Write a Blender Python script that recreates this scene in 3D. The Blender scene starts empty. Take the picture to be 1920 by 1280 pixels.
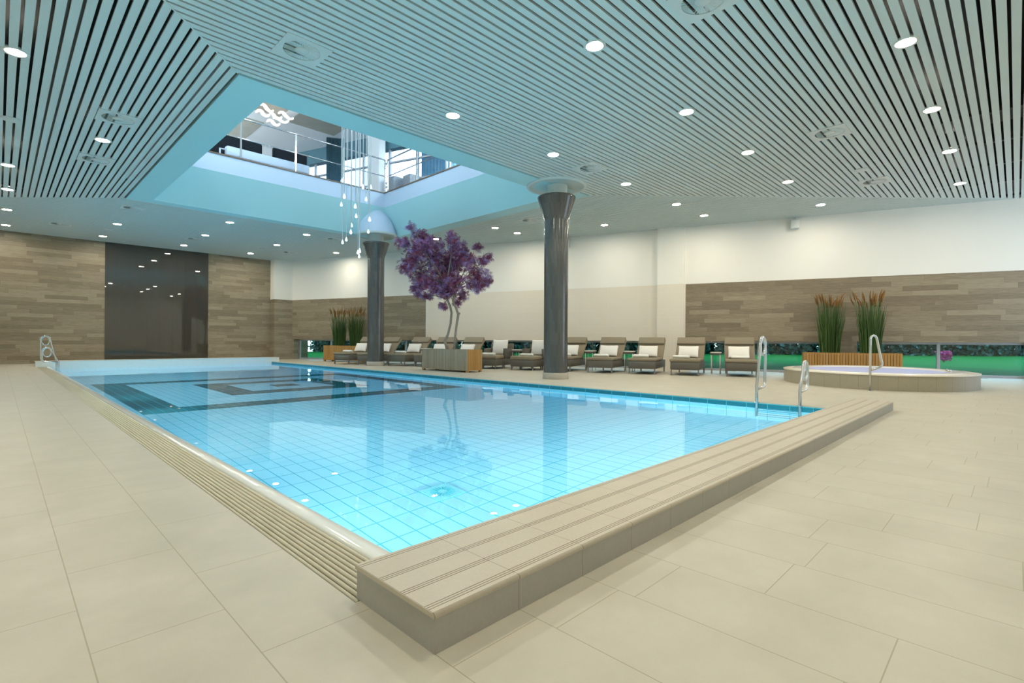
import bpy, bmesh, math, random
from mathutils import Vector, Matrix
random.seed(7)
S = bpy.context.scene
COL = S.collection
PI = math.pi

# ------------------------------------------------------------------ camera
YAW = math.atan(947/955.7); ROLL = math.radians(0.33)
fwd = Vector((math.cos(YAW), math.sin(YAW), 0)); rgt = Vector((math.sin(YAW), -math.cos(YAW), 0)); upv = Vector((0, 0, 1))
cx_ = rgt*math.cos(ROLL) + upv*math.sin(ROLL); cy_ = upv*math.cos(ROLL) - rgt*math.sin(ROLL); cz_ = -fwd
cam = bpy.data.cameras.new('camera'); camo = bpy.data.objects.new('camera', cam); COL.objects.link(camo)
camo.matrix_world = Matrix(((cx_.x, cy_.x, cz_.x, 0), (cx_.y, cy_.y, cz_.y, 0), (cx_.z, cy_.z, cz_.z, 1.0), (0, 0, 0, 1)))
cam.sensor_width = 36; cam.lens = 955.7*36/1920; cam.clip_end = 300; cam.clip_start = 0.05
S.camera = camo

# ------------------------------------------------------------------ light levels / exposure
DOWN = 285.0        # ceiling downlights
POOL = 650.0       # underwater lights
SKY = 4.0          # daylight
UPPER = 105.0       # added unseen globes that brighten the upper floor
S.view_settings.view_transform = 'Standard'; S.view_settings.look = 'None'
S.view_settings.gamma = 1.0; S.view_settings.use_curve_mapping = False
S.view_settings.exposure = 0.0
w = bpy.data.worlds.new('world'); S.world = w; w.use_nodes = True
nt = w.node_tree; bg = nt.nodes['Background']; bg.inputs['Strength'].default_value = SKY
tc = nt.nodes.new('ShaderNodeTexCoord'); sx = nt.nodes.new('ShaderNodeSeparateXYZ'); cr = nt.nodes.new('ShaderNodeValToRGB')
nt.links.new(tc.outputs['Generated'], sx.inputs[0]); nt.links.new(sx.outputs['Z'], cr.inputs[0]); nt.links.new(cr.outputs[0], bg.inputs['Color'])
cr.color_ramp.elements[0].position = 0.0; cr.color_ramp.elements[0].color = (0.72, 0.86, 1, 1)
cr.color_ramp.elements[1].position = 0.6; cr.color_ramp.elements[1].color = (0.38, 0.62, 1, 1)
try:
    S.cycles.max_bounces = 12; S.cycles.diffuse_bounces = 5; S.cycles.glossy_bounces = 6; S.cycles.transmission_bounces = 8
    S.cycles.transparent_max_bounces = 16; S.cycles.volume_bounces = 0; S.cycles.sample_clamp_indirect = 6
    S.cycles.caustics_refractive = True; S.cycles.caustics_reflective = True; S.cycles.blur_glossy = 0.5
except Exception: pass

# ------------------------------------------------------------------ constants of the place
ZC = 5.2           # ceiling height
WY = 28.0          # far wall
ZW = -0.09         # water level
PB = -1.54         # pool bottom
PX0, PX1, PY0, PY1 = 1.38, 9.05, 1.80, 24.8
OX0, OX1, OY0, OY1 = 2.65, 11.93, 8.74, 18.9     # outer frame of the light well
IX0, IX1, IY0, IY1 = 3.28, 11.33, 9.43, 18.45    # well opening
T = Vector((0.3304, -0.9438, 0)); NRM = Vector((0.9438, 0.3304, 0))   # along / out of the window wall
def wallpt(y, off=0, z=0):       # a point of the window wall at a given Y, off metres into the room (negative = outside)
    return Vector((20.67-0.35*y, y, z)) - NRM*off

# ------------------------------------------------------------------ helpers
def tag(o, label=None, cat=None, group=None, kind=None):
    if label: o['label'] = label
    if cat: o['category'] = cat
    if group: o['group'] = group
    if kind: o['kind'] = kind
    return o
def empty(name, loc=(0, 0, 0), rz=0, label=None, cat=None, group=None):
    o = bpy.data.objects.new(name, None); o.empty_display_size = 0.1; COL.objects.link(o)
    o.location = loc; o.rotation_euler = (0, 0, rz); return tag(o, label, cat, group)
def kids(o): return list(o.children)
KIDS = {}
def copy_tree(o, parent=None, root=True):
    c = o.copy(); COL.objects.link(c)
    if parent is not None: c.parent = parent
    KIDS[c] = []
    for ch in KIDS.get(o, []):
        KIDS[c].append(copy_tree(ch, c, False))
    return c
class MB:
    def __init__(s): s.bm = bmesh.new(); s.mi = 0
    def face(s, pts, mi=None, smooth=False):
        f = s.bm.faces.new([s.bm.verts.new(p) for p in pts]); f.material_index = s.mi if mi is None else mi; f.smooth = smooth; return f
    def box(s, x0, x1, y0, y1, z0, z1, M=None, mi=None, top=None):
        vs = [Vector((x, y, z)) for z in (z0, z1) for y in (y0, y1) for x in (x0, x1)]
        if top:                                   # top = inset of the upper face (dx,dy)
            cxm, cym = (x0+x1)/2, (y0+y1)/2
            for i in range(4, 8):
                vs[i].x += top[0]*(1 if vs[i].x < cxm else -1); vs[i].y += top[1]*(1 if vs[i].y < cym else -1)
        if M: vs = [M @ v for v in vs]
        b = [s.bm.verts.new(v) for v in vs]
        for q in ((0, 2, 3, 1), (4, 5, 7, 6), (0, 1, 5, 4), (1, 3, 7, 5), (3, 2, 6, 7), (2, 0, 4, 6)):
            f = s.bm.faces.new([b[i] for i in q]); f.material_index = s.mi if mi is None else mi
        return s
    def rbox(s, x0, x1, y0, y1, z0, z1, r=0.03, M=None, seg=3, puff=0.0, mi=None):
        """rounded, optionally puffed box (cushions)"""
        t = bmesh.new(); bmesh.ops.create_cube(t, size=1)
        sx_, sy_, sz_ = x1-x0, y1-y0, z1-z0
        for v in t.verts: v.co = Vector((v.co.x*sx_, v.co.y*sy_, v.co.z*sz_))
        bmesh.ops.bevel(t, geom=t.edges[:], offset=min(r, sz_*0.49, sx_*0.49, sy_*0.49), segments=seg, affect='EDGES', profile=0.5)
        if puff:
            bmesh.ops.subdivide_edges(t, edges=[e for e in t.edges if e.calc_length() > 0.1], cuts=5, use_grid_fill=True)
            for v in t.verts:
                a = max(0, 1-(2*v.co.x/sx_)**2)*max(0, 1-(2*v.co.y/sy_)**2)
                v.co.z *= 1+puff*a
        c = Vector(((x0+x1)/2, (y0+y1)/2, (z0+z1)/2))
        mp = {}
        for v in t.verts:
            p = v.co+c; mp[v] = s.bm.verts.new(M @ p if M else p)
        for f in t.faces:
            g = s.bm.faces.new([mp[v] for v in f.verts]); g.smooth = True; g.material_index = s.mi if mi is None else mi
        t.free(); return s
    def tube(s, pts, r, n=10, closed=False, caps=True, mi=None):
        pts = [Vector(p) for p in pts]; m = len(pts); rad = r if isinstance(r, (list, tuple)) else [r]*m
        rings = []; ref = None
        for i, p in enumerate(pts):
            if closed: d = (pts[(i+1) % m]-pts[i-1])
            else: d = (pts[min(i+1, m-1)]-pts[max(i-1, 0)])
            d.normalize()
            if ref is None:
                ref = Vector((0, 0, 1)) if abs(d.z) < 0.9 else Vector((1, 0, 0))
                a = d.cross(ref).normalized()
            else:
                a = (a - d*a.dot(d)).normalized()
            b = d.cross(a)
            rings.append([s.bm.verts.new(p+(a*math.cos(2*PI*k/n)+b*math.sin(2*PI*k/n))*rad[i]) for k in range(n)])
        for i in range(m if closed else m-1):
            A, B = rings[i], rings[(i+1) % m]
            for k in range(n):
                f = s.bm.faces.new([A[k], A[(k+1) % n], B[(k+1) % n], B[k]]); f.smooth = True; f.material_index = s.mi if mi is None else mi
        if caps and not closed:
            for R in (rings[0][::-1], rings[-1]):
                f = s.bm.faces.new(R); f.material_index = s.mi if mi is None else mi
        return s
    def lathe(s, prof, n=32, c=(0, 0), smooth=True, mi=None, M=None):
        rings = []
        for (r, z) in prof:
            if r < 1e-5:
                p = Vector((c[0], c[1], z)); rings.append([s.bm.verts.new(M @ p if M else p)])
            else:
                L = []
                for k in range(n):
                    p = Vector((c[0]+r*math.cos(2*PI*k/n), c[1]+r*math.sin(2*PI*k/n), z)); L.append(s.bm.verts.new(M @ p if M else p))
                rings.append(L)
        for A, B in zip(rings, rings[1:]):
            for k in range(n):
                k2 = (k+1) % n
                q = [A[k % len(A)], A[k2 % len(A)], B[k2 % len(B)], B[k % len(B)]]
                u = []
                for v in q:
                    if v not in u: u.append(v)
                if len(u) > 2:
                    f = s.bm.faces.new(u); f.smooth = smooth; f.material_index = s.mi if mi is None else mi
        return s
    def build(s, name, mat, parent=None, fix=True, loc=None, rz=None):
        me = bpy.data.meshes.new(name)
        if fix: bmesh.ops.recalc_face_normals(s.bm, faces=s.bm.faces[:])
        s.bm.to_mesh(me); s.bm.free()
        for m in (mat if isinstance(mat, (list, tuple)) else [mat]): me.materials.append(m)
        o = bpy.data.objects.new(name, me); COL.objects.link(o)
        if loc is not None: o.location = loc
        if rz is not None: o.rotation_euler = (0, 0, rz)
        if parent is not None: o.parent = parent; KIDS.setdefault(parent, []).append(o)
        return o
def struct(o): o['kind'] = 'structure'; return o

# ------------------------------------------------------------------ materials
class NT:
    def __init__(s, name):
        s.mat = bpy.data.materials.new(name); s.mat.use_nodes = True; s.t = s.mat.node_tree; s.p = s.t.nodes['Principled BSDF']; s.out = s.t.nodes['Material Output']
    def n(s, typ, **kw):
        x = s.t.nodes.new(typ)
        for k, v in kw.items(): setattr(x, k, v)
        return x
    def put(s, sock, v):
        if v is None: return
        if hasattr(v, 'is_output') or isinstance(v, bpy.types.NodeSocket): s.t.links.new(v, sock)
        else: sock.default_value = v
    def m(s, op, a, b=None, c=None):
        x = s.n('ShaderNodeMath', operation=op); s.put(x.inputs[0], a); s.put(x.inputs[1], b); s.put(x.inputs[2], c); return x.outputs[0]
    def xyz(s, coord='Object'):
        t = s.n('ShaderNodeTexCoord'); q = s.n('ShaderNodeSeparateXYZ'); s.t.links.new(t.outputs[coord], q.inputs[0]); return q.outputs[0], q.outputs[1], q.outputs[2], t.outputs[coord]
    def vec(s, a, b, c=0.0):
        x = s.n('ShaderNodeCombineXYZ'); s.put(x.inputs[0], a); s.put(x.inputs[1], b); s.put(x.inputs[2], c); return x.outputs[0]
    def wn(s, a, b=0.0):
        x = s.n('ShaderNodeTexWhiteNoise', noise_dimensions='3D'); s.t.links.new(s.vec(a, b, 0.37), x.inputs['Vector']); return x.outputs['Value']
    def noise(s, vec, scale, detail=3, rough=0.5):
        x = s.n('ShaderNodeTexNoise'); s.put(x.inputs['Vector'], vec); x.inputs['Scale'].default_value = scale; x.inputs['Detail'].default_value = detail; x.inputs['Roughness'].default_value = rough; return x.outputs['Fac']
    def ramp(s, f, stops, interp='LINEAR'):
        x = s.n('ShaderNodeValToRGB'); s.put(x.inputs[0], f); e = x.color_ramp; e.interpolation = interp
        while len(e.elements) < len(stops): e.elements.new(0.5)
        for i, (p, c) in enumerate(stops): e.elements[i].position = p; e.elements[i].color = (*c, 1)
        return x.outputs[0]
    def mix(s, f, a, b):
        x = s.n('ShaderNodeMix', data_type='RGBA'); s.put(x.inputs[0], f)
        s.put(x.inputs[6], (*a, 1) if isinstance(a, tuple) else a); s.put(x.inputs[7], (*b, 1) if isinstance(b, tuple) else b); return x.outputs[2]
    def bump(s, h, strength=0.2, dist=0.01):
        x = s.n('ShaderNodeBump'); s.put(x.inputs['Height'], h); x.inputs['Strength'].default_value = strength; x.inputs['Distance'].default_value = dist; s.t.links.new(x.outputs[0], s.p.inputs['Normal'])
    def tiles(s, u, v, L, H, gap=0.004, rnd=True, u0=0.0, v0=0.0):
        """rows of height H along v, pieces of length L along u; returns random value, joint mask"""
        vv = s.m('DIVIDE', s.m('SUBTRACT', v, v0), H); row = s.m('FLOOR', vv)
        uu = s.m('DIVIDE', s.m('SUBTRACT', u, u0), L)
        if rnd: uu = s.m('ADD', uu, s.m('MULTIPLY', s.wn(row, 3.1), 7.0))
        col = s.m('FLOOR', uu); fu = s.m('FRACT', uu); fv = s.m('FRACT', vv)
        du = s.m('MULTIPLY', s.m('MINIMUM', fu, s.m('SUBTRACT', 1.0, fu)), L); dv = s.m('MULTIPLY', s.m('MINIMUM', fv, s.m('SUBTRACT', 1.0, fv)), H)
        d = s.m('MINIMUM', du, dv)
        return s.wn(row, col), s.m('LESS_THAN', d, gap)
    def set(s, color=None, rough=None, metal=None, spec=None, **kw):
        if color is not None: s.put(s.p.inputs['Base Color'], (*color, 1) if isinstance(color, tuple) else color)
        if rough is not None: s.put(s.p.inputs['Roughness'], rough)
        if metal is not None: s.p.inputs['Metallic'].default_value = metal
        if spec is not None: s.p.inputs['Specular IOR Level'].default_value = spec
        for k, v in kw.items(): s.put(s.p.inputs[k.replace('_', ' ')], v)
        return s.mat
def plain(name, c, rough=0.5, metal=0.0, spec=0.5, var=0.06, scale=8):
    k = NT(name); x, y, z, v = k.xyz(); f = k.noise(v, scale, 3)
    a = tuple(min(1, q*(1-var)) for q in c); b = tuple(min(1, q*(1+var)) for q in c)
    return k.set(k.mix(f, a, b), rough, metal, spec)
def emis(name, c, st):
    k = NT(name); k.t.nodes.remove(k.p); e = k.n('ShaderNodeEmission'); e.inputs[0].default_value = (*c, 1); e.inputs[1].default_value = st
    k.t.links.new(e.outputs[0], k.out.inputs[0]); return k.mat

def mat_floor():
    k = NT('floor_tile'); x, y, z, v = k.xyz()
    r, j = k.tiles(y, x, 0.78, 0.389, 0.0022, True, 0, 0.21)
    n1 = k.noise(v, 2.2, 4, 0.6); n2 = k.noise(v, 90, 2, 0.7)
    c = k.ramp(n1, [(0.3, (0.49, 0.455, 0.37)), (0.7, (0.61, 0.57, 0.48))])
    c = k.mix(k.m('MULTIPLY', r, 0.3), c, (0.52, 0.48, 0.39))
    c = k.mix(k.m('MULTIPLY', n2, 0.25), c, (0.45, 0.39, 0.30))
    c = k.mix(k.m('MULTIPLY', j, 0.7), c, (0.30, 0.25, 0.15))
    k.bump(k.m('SUBTRACT', k.m('MULTIPLY', n2, 0.15), j), 0.25, 0.002)
    return k.set(c, k.m('ADD', 0.33, k.m('MULTIPLY', n1, 0.15)), spec=0.45)
def mat_wood(name='wood_cladding', tint=1.0):
    k = NT(name); x, y, z, v = k.xyz()
    r, j = k.tiles(x, z, 1.35, 0.155, 0.0015, True)
    g = k.noise(k.vec(k.m('ADD', k.m('MULTIPLY', x, 1.6), k.m('MULTIPLY', r, 37.0)), y, k.m('MULTIPLY', z, 26.0)), 1.6, 6, 0.65)
    g2 = k.noise(k.vec(k.m('MULTIPLY', x, 4), y, k.m('MULTIPLY', z, 90.0)), 1.3, 3, 0.7)
    f = k.m('ADD', k.m('MULTIPLY', r, 0.24), k.m('ADD', k.m('MULTIPLY', g, 0.56), k.m('MULTIPLY', g2, 0.30)))
    T_ = lambda c: tuple(q*tint for q in c)
    c = k.ramp(f, [(0.25, T_((0.13, 0.10, 0.065))), (0.5, T_((0.23, 0.185, 0.125))), (0.62, T_((0.29, 0.24, 0.165))), (0.8, T_((0.38, 0.32, 0.23)))])
    c = k.mix(k.m('MULTIPLY', j, 0.6), c, (0.06, 0.045, 0.03))
    k.bump(k.m('SUBTRACT', g, j), 0.15, 0.003)
    return k.set(c, 0.45, spec=0.35)
def mat_walltile():
    k = NT('cream_wall_tile'); x, y, z, v = k.xyz()
    r, j = k.tiles(x, z, 1.2, 0.30, 0.003, False, 0, 0.13)
    c = k.mix(k.m('MULTIPLY', r, 0.3), (0.76, 0.70, 0.60), (0.72, 0.66, 0.56))
    c = k.mix(k.m('MULTIPLY', j, 0.5), c, (0.86, 0.83, 0.76))
    return k.set(c, 0.25, spec=0.5)
def mat_plaster():
    k = NT('white_plaster'); x, y, z, v = k.xyz(); n = k.noise(v, 30, 3)
    k.bump(n, 0.06, 0.003)
    return k.set(k.mix(k.noise(v, 0.6, 2), (0.80, 0.79, 0.74), (0.84, 0.83, 0.78)), 0.75, spec=0.2)
def mat_pool():
    k = NT('pool_tile'); x, y, z, v = k.xyz()
    g = k.n('ShaderNodeNewGeometry'); q = k.n('ShaderNodeSeparateXYZ'); k.t.links.new(g.outputs['Normal'], q.inputs[0])
    isx = k.m('GREATER_THAN', k.m('ABSOLUTE', q.outputs[0]), 0.5); flat = k.m('GREATER_THAN', k.m('ABSOLUTE', q.outputs[2]), 0.5)
    # floor: 0.17 along X, 0.34 along Y ; walls: 0.34 long, 0.17 high
    rf, jf = k.tiles(y, x, 0.343, 0.168, 0.0055, False, 3.89, 2.96)
    u = k.m('ADD', k.m('MULTIPLY', y, isx), k.m('MULTIPLY', x, k.m('SUBTRACT', 1.0, isx)))
    rw, jw = k.tiles(u, z, 0.34, 0.17, 0.0055, False, 3.97, -0.02)
    mx = lambda f, a, b: k.m('ADD', k.m('MULTIPLY', f, b), k.m('MULTIPLY', k.m('SUBTRACT', 1.0, f), a))
    j = mx(flat, jw, jf); r = mx(flat, rw, rf)
    def rect(x0, x1, y0, y1):
        a = k.m('MULTIPLY', k.m('GREATER_THAN', x, x0), k.m('LESS_THAN', x, x1)); b = k.m('MULTIPLY', k.m('GREATER_THAN', y, y0), k.m('LESS_THAN', y, y1)); return k.m('MULTIPLY', a, b)
    o1 = k.m('SUBTRACT', rect(1.784, 9.01, 10.75, 17.95), rect(2.456, 8.51, 11.436, 17.267))
    o2 = k.m('SUBTRACT', rect(3.80, 7.328, 12.81, 16.238), rect(4.472, 6.656, 13.494, 15.552))
    o3 = rect(5.312, 5.984, 14.18, 14.866)
    dark = k.m('MULTIPLY', k.m('ADD', o1, k.m('ADD', o2, o3)), flat)
    c = k.mix(k.m('MULTIPLY', r, 0.25), (0.58, 0.81, 0.86), (0.62, 0.85, 0.90))
    c = k.mix(dark, c, (0.012, 0.10, 0.115))
    refl_band = k.m('MULTIPLY', k.m('GREATER_THAN', z, -0.16), k.m('SUBTRACT', 1.0, flat))
    c = k.mix(refl_band, c, (0.015, 0.17, 0.22))  # dark teal above the waterline stands in for the dark reflection there
    c = k.mix(j, c, (0.06, 0.42, 0.50))
    return k.set(c, 0.3, spec=0.3)
def mat_water():
    k = NT('pool_water'); x, y, z, v = k.xyz(); k.t.nodes.remove(k.p)
    g = k.n('ShaderNodeBsdfGlass'); g.inputs['IOR'].default_value = 1.33; g.inputs['Roughness'].default_value = 0.0
    n = k.noise(v, 1.3, 2, 0.4); b = k.n('ShaderNodeBump'); k.put(b.inputs['Height'], n); b.inputs['Strength'].default_value = 0.12; b.inputs['Distance'].default_value = 0.01
    k.t.links.new(b.outputs[0], g.inputs['Normal']); k.t.links.new(g.outputs[0], k.out.inputs[0])
    a = k.n('ShaderNodeVolumeAbsorption'); a.inputs['Color'].default_value = (0.08, 0.73, 0.98, 1); a.inputs['Density'].default_value = 0.17
    k.t.links.new(a.outputs[0], k.out.inputs['Volume'])
    return k.mat
def mat_pane(name='window_glass', tint=(0.78, 0.92, 0.87, 1)):
    k = NT(name); k.t.nodes.remove(k.p)
    tr = k.n('ShaderNodeBsdfTransparent'); tr.inputs[0].default_value = tint; gl = k.n('ShaderNodeBsdfGlossy'); gl.inputs['Roughness'].default_value = 0.02
    lw = k.n('ShaderNodeLayerWeight'); frv = k.m('ADD', 0.04, k.m('MULTIPLY', k.m('POWER', lw.outputs['Facing'], 5.0), 0.96)); mx = k.n('ShaderNodeMixShader')
    k.t.links.new(frv, mx.inputs[0]); k.t.links.new(tr.outputs[0], mx.inputs[1]); k.t.links.new(gl.outputs[0], mx.inputs[2]); k.t.links.new(mx.outputs[0], k.out.inputs[0]); return k.mat
def mat_stone(name, c0, c1, L=None, rough=0.5, axis='x', groove=False):
    k = NT(name); x, y, z, v = k.xyz(); n = k.noise(v, 60, 4, 0.7); n2 = k.noise(v, 6, 3, 0.6)
    c = k.mix(k.m('ADD', k.m('MULTIPLY', n, 0.6), k.m('MULTIPLY', n2, 0.4)), c0, c1)
    if L:
        u = k.m('FRACT', k.m('DIVIDE', k.m('SUBTRACT', x if axis == 'x' else y, 0.98), L)); d = k.m('MULTIPLY', k.m('MINIMUM', u, k.m('SUBTRACT', 1.0, u)), L)
        c = k.mix(k.m('MULTIPLY', k.m('LESS_THAN', d, 0.0018), 0.75), c, (0.22, 0.18, 0.12))
    k.bump(n, 0.15, 0.002)
    return k.set(c, rough, spec=0.4)

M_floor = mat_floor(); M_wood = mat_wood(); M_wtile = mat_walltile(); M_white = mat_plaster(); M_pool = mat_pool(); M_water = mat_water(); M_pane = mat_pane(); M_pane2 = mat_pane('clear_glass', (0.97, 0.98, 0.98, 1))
M_slat = plain('ceiling_slat_paint', (0.57, 0.65, 0.64), 0.5, var=0.02, scale=1.5)  # white slats; the slight teal tint stands in for cyan pool light
M_void = plain('ceiling_void', (0.02, 0.02, 0.02), 0.9)
M_duct = plain('duct_grey', (0.10, 0.10, 0.10), 0.6)
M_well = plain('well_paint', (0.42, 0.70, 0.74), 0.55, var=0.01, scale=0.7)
M_upw = plain('upper_white', (0.80, 0.82, 0.84), 0.5, var=0.01)
M_fascia = plain('fascia_white', (0.50, 0.62, 0.76), 0.5, var=0.01)
M_trim = plain('bronze_trim', (0.13, 0.09, 0.06), 0.4)
M_panel = plain('smoked_glass_panel', (0.055, 0.05, 0.042), 0.015, spec=0.8, var=0.03)
M_steel = plain('stainless_steel', (0.62, 0.63, 0.62), 0.22, 1.0, var=0.03)
M_alu = plain('grey_aluminium', (0.42, 0.45, 0.48), 0.4, 0.3)
M_colm = None
def mat_column():
    k = NT('column_mosaic'); x, y, z, v = k.xyz(); a = k.m('ARCTAN2', y, x)
    u = k.m('MULTIPLY', a, 0.33); r, j = k.tiles(u, z, 0.046, 0.31, 0.0012, False)
    c = k.mix(r, (0.055, 0.057, 0.055), (0.075, 0.073, 0.068)); c = k.mix(k.m('MULTIPLY', j, 0.35), c, (0.16, 0.15, 0.13)); return k.set(c, 0.16, spec=0.6)
M_colm = mat_column()
M_colbase = plain('column_base_mosaic', (0.36, 0.33, 0.27), 0.4)
M_copetop = mat_stone('coping_top_stone', (0.47, 0.41, 0.32), (0.62, 0.56, 0.46), 0.39, 0.4)
M_copeside = mat_stone('coping_riser_stone', (0.34, 0.33, 0.30), (0.48, 0.465, 0.42), 0.39, 0.45)
M_groove = plain('coping_groove', (0.20, 0.16, 0.11), 0.8)
M_ledge = plain('white_ledge_tile', (0.72, 0.78, 0.76), 0.25, var=0.03)
M_ledget = plain('cream_ledge_top', (0.66, 0.60, 0.50), 0.35)
M_grate = plain('cream_grating', (0.72, 0.68, 0.54), 0.35, var=0.05)
M_nose = plain('white_glazed_edge', (0.82, 0.83, 0.80), 0.12, spec=0.6, var=0.02)
M_teak = None
def mat_teak(name, a, b):
    k = NT(name); x, y, z, v = k.xyz(); g = k.noise(k.vec(k.m('MULTIPLY', x, 30), k.m('MULTIPLY', y, 30), k.m('MULTIPLY', z, 2)), 1.5, 4, 0.6)
    ri = k.n('ShaderNodeNewGeometry').outputs['Random Per Island']
    return k.set(k.mix(k.m('ADD', k.m('MULTIPLY', g, 0.6), k.m('MULTIPLY', ri, 0.4)), a, b), 0.5, spec=0.3)
M_teak = mat_teak('teak_slats', (0.30, 0.15, 0.04), (0.52, 0.30, 0.10))
M_teakg = mat_teak('grey_teak_slats', (0.20, 0.16, 0.11), (0.42, 0.36, 0.27))  # greyer teak, used on the long sides of the maple planter
def mat_wicker():
    k = NT('wicker'); x, y, z, v = k.xyz(); a = k.m('SINE', k.m('MULTIPLY', k.m('ADD', x, y), 260)); b = k.m('SINE', k.m('MULTIPLY', z, 300))
    f = k.m('MULTIPLY', k.m('ADD', k.m('MULTIPLY', a, b), 1.0), 0.5)
    k.bump(f, 0.4, 0.003); return k.set(k.mix(f, (0.075, 0.068, 0.056), (0.15, 0.137, 0.112)), 0.6)
M_wick = mat_wicker()
M_taupe = plain('taupe_cushion', (0.25, 0.21, 0.15), 0.8, spec=0.2, var=0.1, scale=60)
M_pillow = plain('white_pillow_cloth', (0.84, 0.81, 0.76), 0.9, spec=0.1, var=0.03)
M_towel = plain('white_towel', (0.86, 0.85, 0.80), 0.95, spec=0.05, var=0.04, scale=40)
M_leg = plain('grey_metal_leg', (0.22, 0.21, 0.20), 0.4, 0.5)
M_table = plain('pale_table_top', (0.62, 0.60, 0.54), 0.3)
M_shell = plain('white_acrylic_shell', (0.86, 0.84, 0.80), 0.15, var=0.01)
def mat_tub():
    k = NT('tub_riser_stone'); x, y, z, v = k.xyz(); n = k.noise(v, 50, 4, 0.7)
    a = k.m('FRACT', k.m('MULTIPLY', k.m('ARCTAN2', k.m('DIVIDE', y, 1.98), k.m('DIVIDE', x, 2.42)), 36/(2*PI)))
    return k.set(k.mix(k.m('MULTIPLY', k.m('LESS_THAN', a, 0.012), 0.7), k.mix(n, (0.30, 0.27, 0.20), (0.42, 0.38, 0.29)), (0.12, 0.10, 0.07)), 0.45, spec=0.4)
M_tubside = mat_tub()
M_black = plain('black_upholstery', (0.01, 0.014, 0.02), 0.8, spec=0.2)
M_lawn = None
def mat_lawn():
    k = NT('lawn_grass'); x, y, z, v = k.xyz(); n = k.noise(v, 1.2, 5, 0.7); return k.set(k.mix(n, (0.002, 0.115, 0.014), (0.006, 0.19, 0.028)), 0.8, spec=0.1)
M_lawn = mat_lawn()
def mat_leaf(name, stops, rough=0.6):
    k = NT(name); ri = k.n('ShaderNodeNewGeometry').outputs['Random Per Island']
    return k.set(k.ramp(ri, stops), rough, spec=0.3)
M_hedge = mat_leaf('hedge_leaves', [(0, (0.006, 0.025, 0.02)), (0.6, (0.02, 0.075, 0.05)), (0.9, (0.06, 0.15, 0.13)), (1, (0.12, 0.25, 0.30))])
M_maple = mat_leaf('purple_maple_leaves', [(0, (0.13, 0.02, 0.045)), (0.35, (0.22, 0.05, 0.11)), (0.6, (0.25, 0.11, 0.28)), (0.9, (0.32, 0.24, 0.55)), (1, (0.40, 0.10, 0.12))])
M_reed = mat_leaf('reed_green', [(0, (0.03, 0.07, 0.012)), (0.6, (0.07, 0.14, 0.03)), (1, (0.15, 0.24, 0.09))])
M_head = mat_leaf('reed_seed_head', [(0, (0.12, 0.055, 0.012)), (1, (0.26, 0.13, 0.025))])
M_bark = plain('grey_bark', (0.24, 0.21, 0.17), 0.8, var=0.35, scale=25)
M_gravel = plain('pale_gravel', (0.40, 0.36, 0.28), 0.9, var=0.4, scale=60)
M_pink = mat_leaf('pink_blossom', [(0, (0.45, 0.03, 0.16)), (1, (0.7, 0.10, 0.30))])
M_vent = plain('vent_white', (0.60, 0.63, 0.61), 0.45, var=0.01)
M_lamp = emis('downlight_glow', (1.0, 0.90, 0.72), DOWN)
M_plamp = emis('underwater_glow', (0.86, 1.0, 0.93), POOL)
M_upfill = emis('upper_fill_glow', (0.75, 0.90, 1.0), UPPER)
M_sign = emis('wave_lamp_glow', (1.0, 0.97, 0.9), 1.3)
M_drop = emis('drop_glow', (0.85, 1.0, 1.0), 1.6)
M_cord = plain('white_cord', (0.8, 0.85, 0.88), 0.5)
M_wood2 = plain('upper_ceiling_veneer', (0.36, 0.34, 0.28), 0.35, var=0.2, scale=2)

# ------------------------------------------------------------------ floor and pool basin
b = MB()
Z0 = -0.06
def slab(x0, x1, y0, y1): b.box(x0, x1, y0, y1, -0.30, 0.0)
slab(-3.0, 0.965, -4.0, 28.0); slab(0.965, 9.05, -4.0, 1.79); slab(9.05, 27.0, -4.0, 28.0); slab(0.965, 9.05, 25.3, 28.0)
struct(b.build('floor', M_floor))
b = MB()   # basin: bottom and four walls (thick, tiled)
SL = .95/23; zb = lambda y: -1.35-(y-1.8)*SL
q = [(PX0-.2, PY0-.2), (PX1+.2, PY0-.2), (PX1+.2, PY1+.2), (PX0-.2, PY1+.2)]
b.face([(x, y, zb(y)) for x, y in q]); PB = -2.5; b.face([(x, y, PB) for x, y in q])
b.box(PX0-.2, PX0, PY0-.2, PY1+.2, PB, -0.14); b.box(PX1-.015, PX1+.2, PY0-.2, PY1+.2, PB, -0.012)
b.box(PX0, PX1, PY0-.2, PY0, PB, -0.002); b.box(PX0, PX1, PY1, PY1+.2, PB, -0.14)
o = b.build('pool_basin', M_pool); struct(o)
b = MB(); nx, ny = 12, 30
g = [[b.bm.verts.new((PX0+(PX1-PX0)*i/nx, PY0+(PY1-PY0)*j/ny, ZW)) for j in range(ny+1)] for i in range(nx+1)]
for i in range(nx):
    for j in range(ny): b.bm.faces.new([g[i][j], g[i+1][j], g[i+1][j+1], g[i][j+1]])
wo = b.build('pool_water', M_water, fix=False); struct(wo)
# pool drain plate on the bottom
t = empty('pool_drain', (3.128, 4.062, zb(4.062)+.004), 0, 'square pool drain plate with radial slots on the tiled pool bottom', 'drain')
b = MB(); b.box(-.165, .165, -.165, .165, 0, .012); o = b.build('drain_plate', plain('drain_plate_tile', (0.40, 0.72, 0.72), 0.3), t)
b = MB()
for k in range(20):
    M = Matrix.Rotation(2*PI*k/20, 4, 'Z'); b.box(.05, .125, -.006, .006, .012, .016, M)
b.build('drain_slots', plain('drain_slot', (0.10, 0.42, 0.46), 0.5), t)

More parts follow.
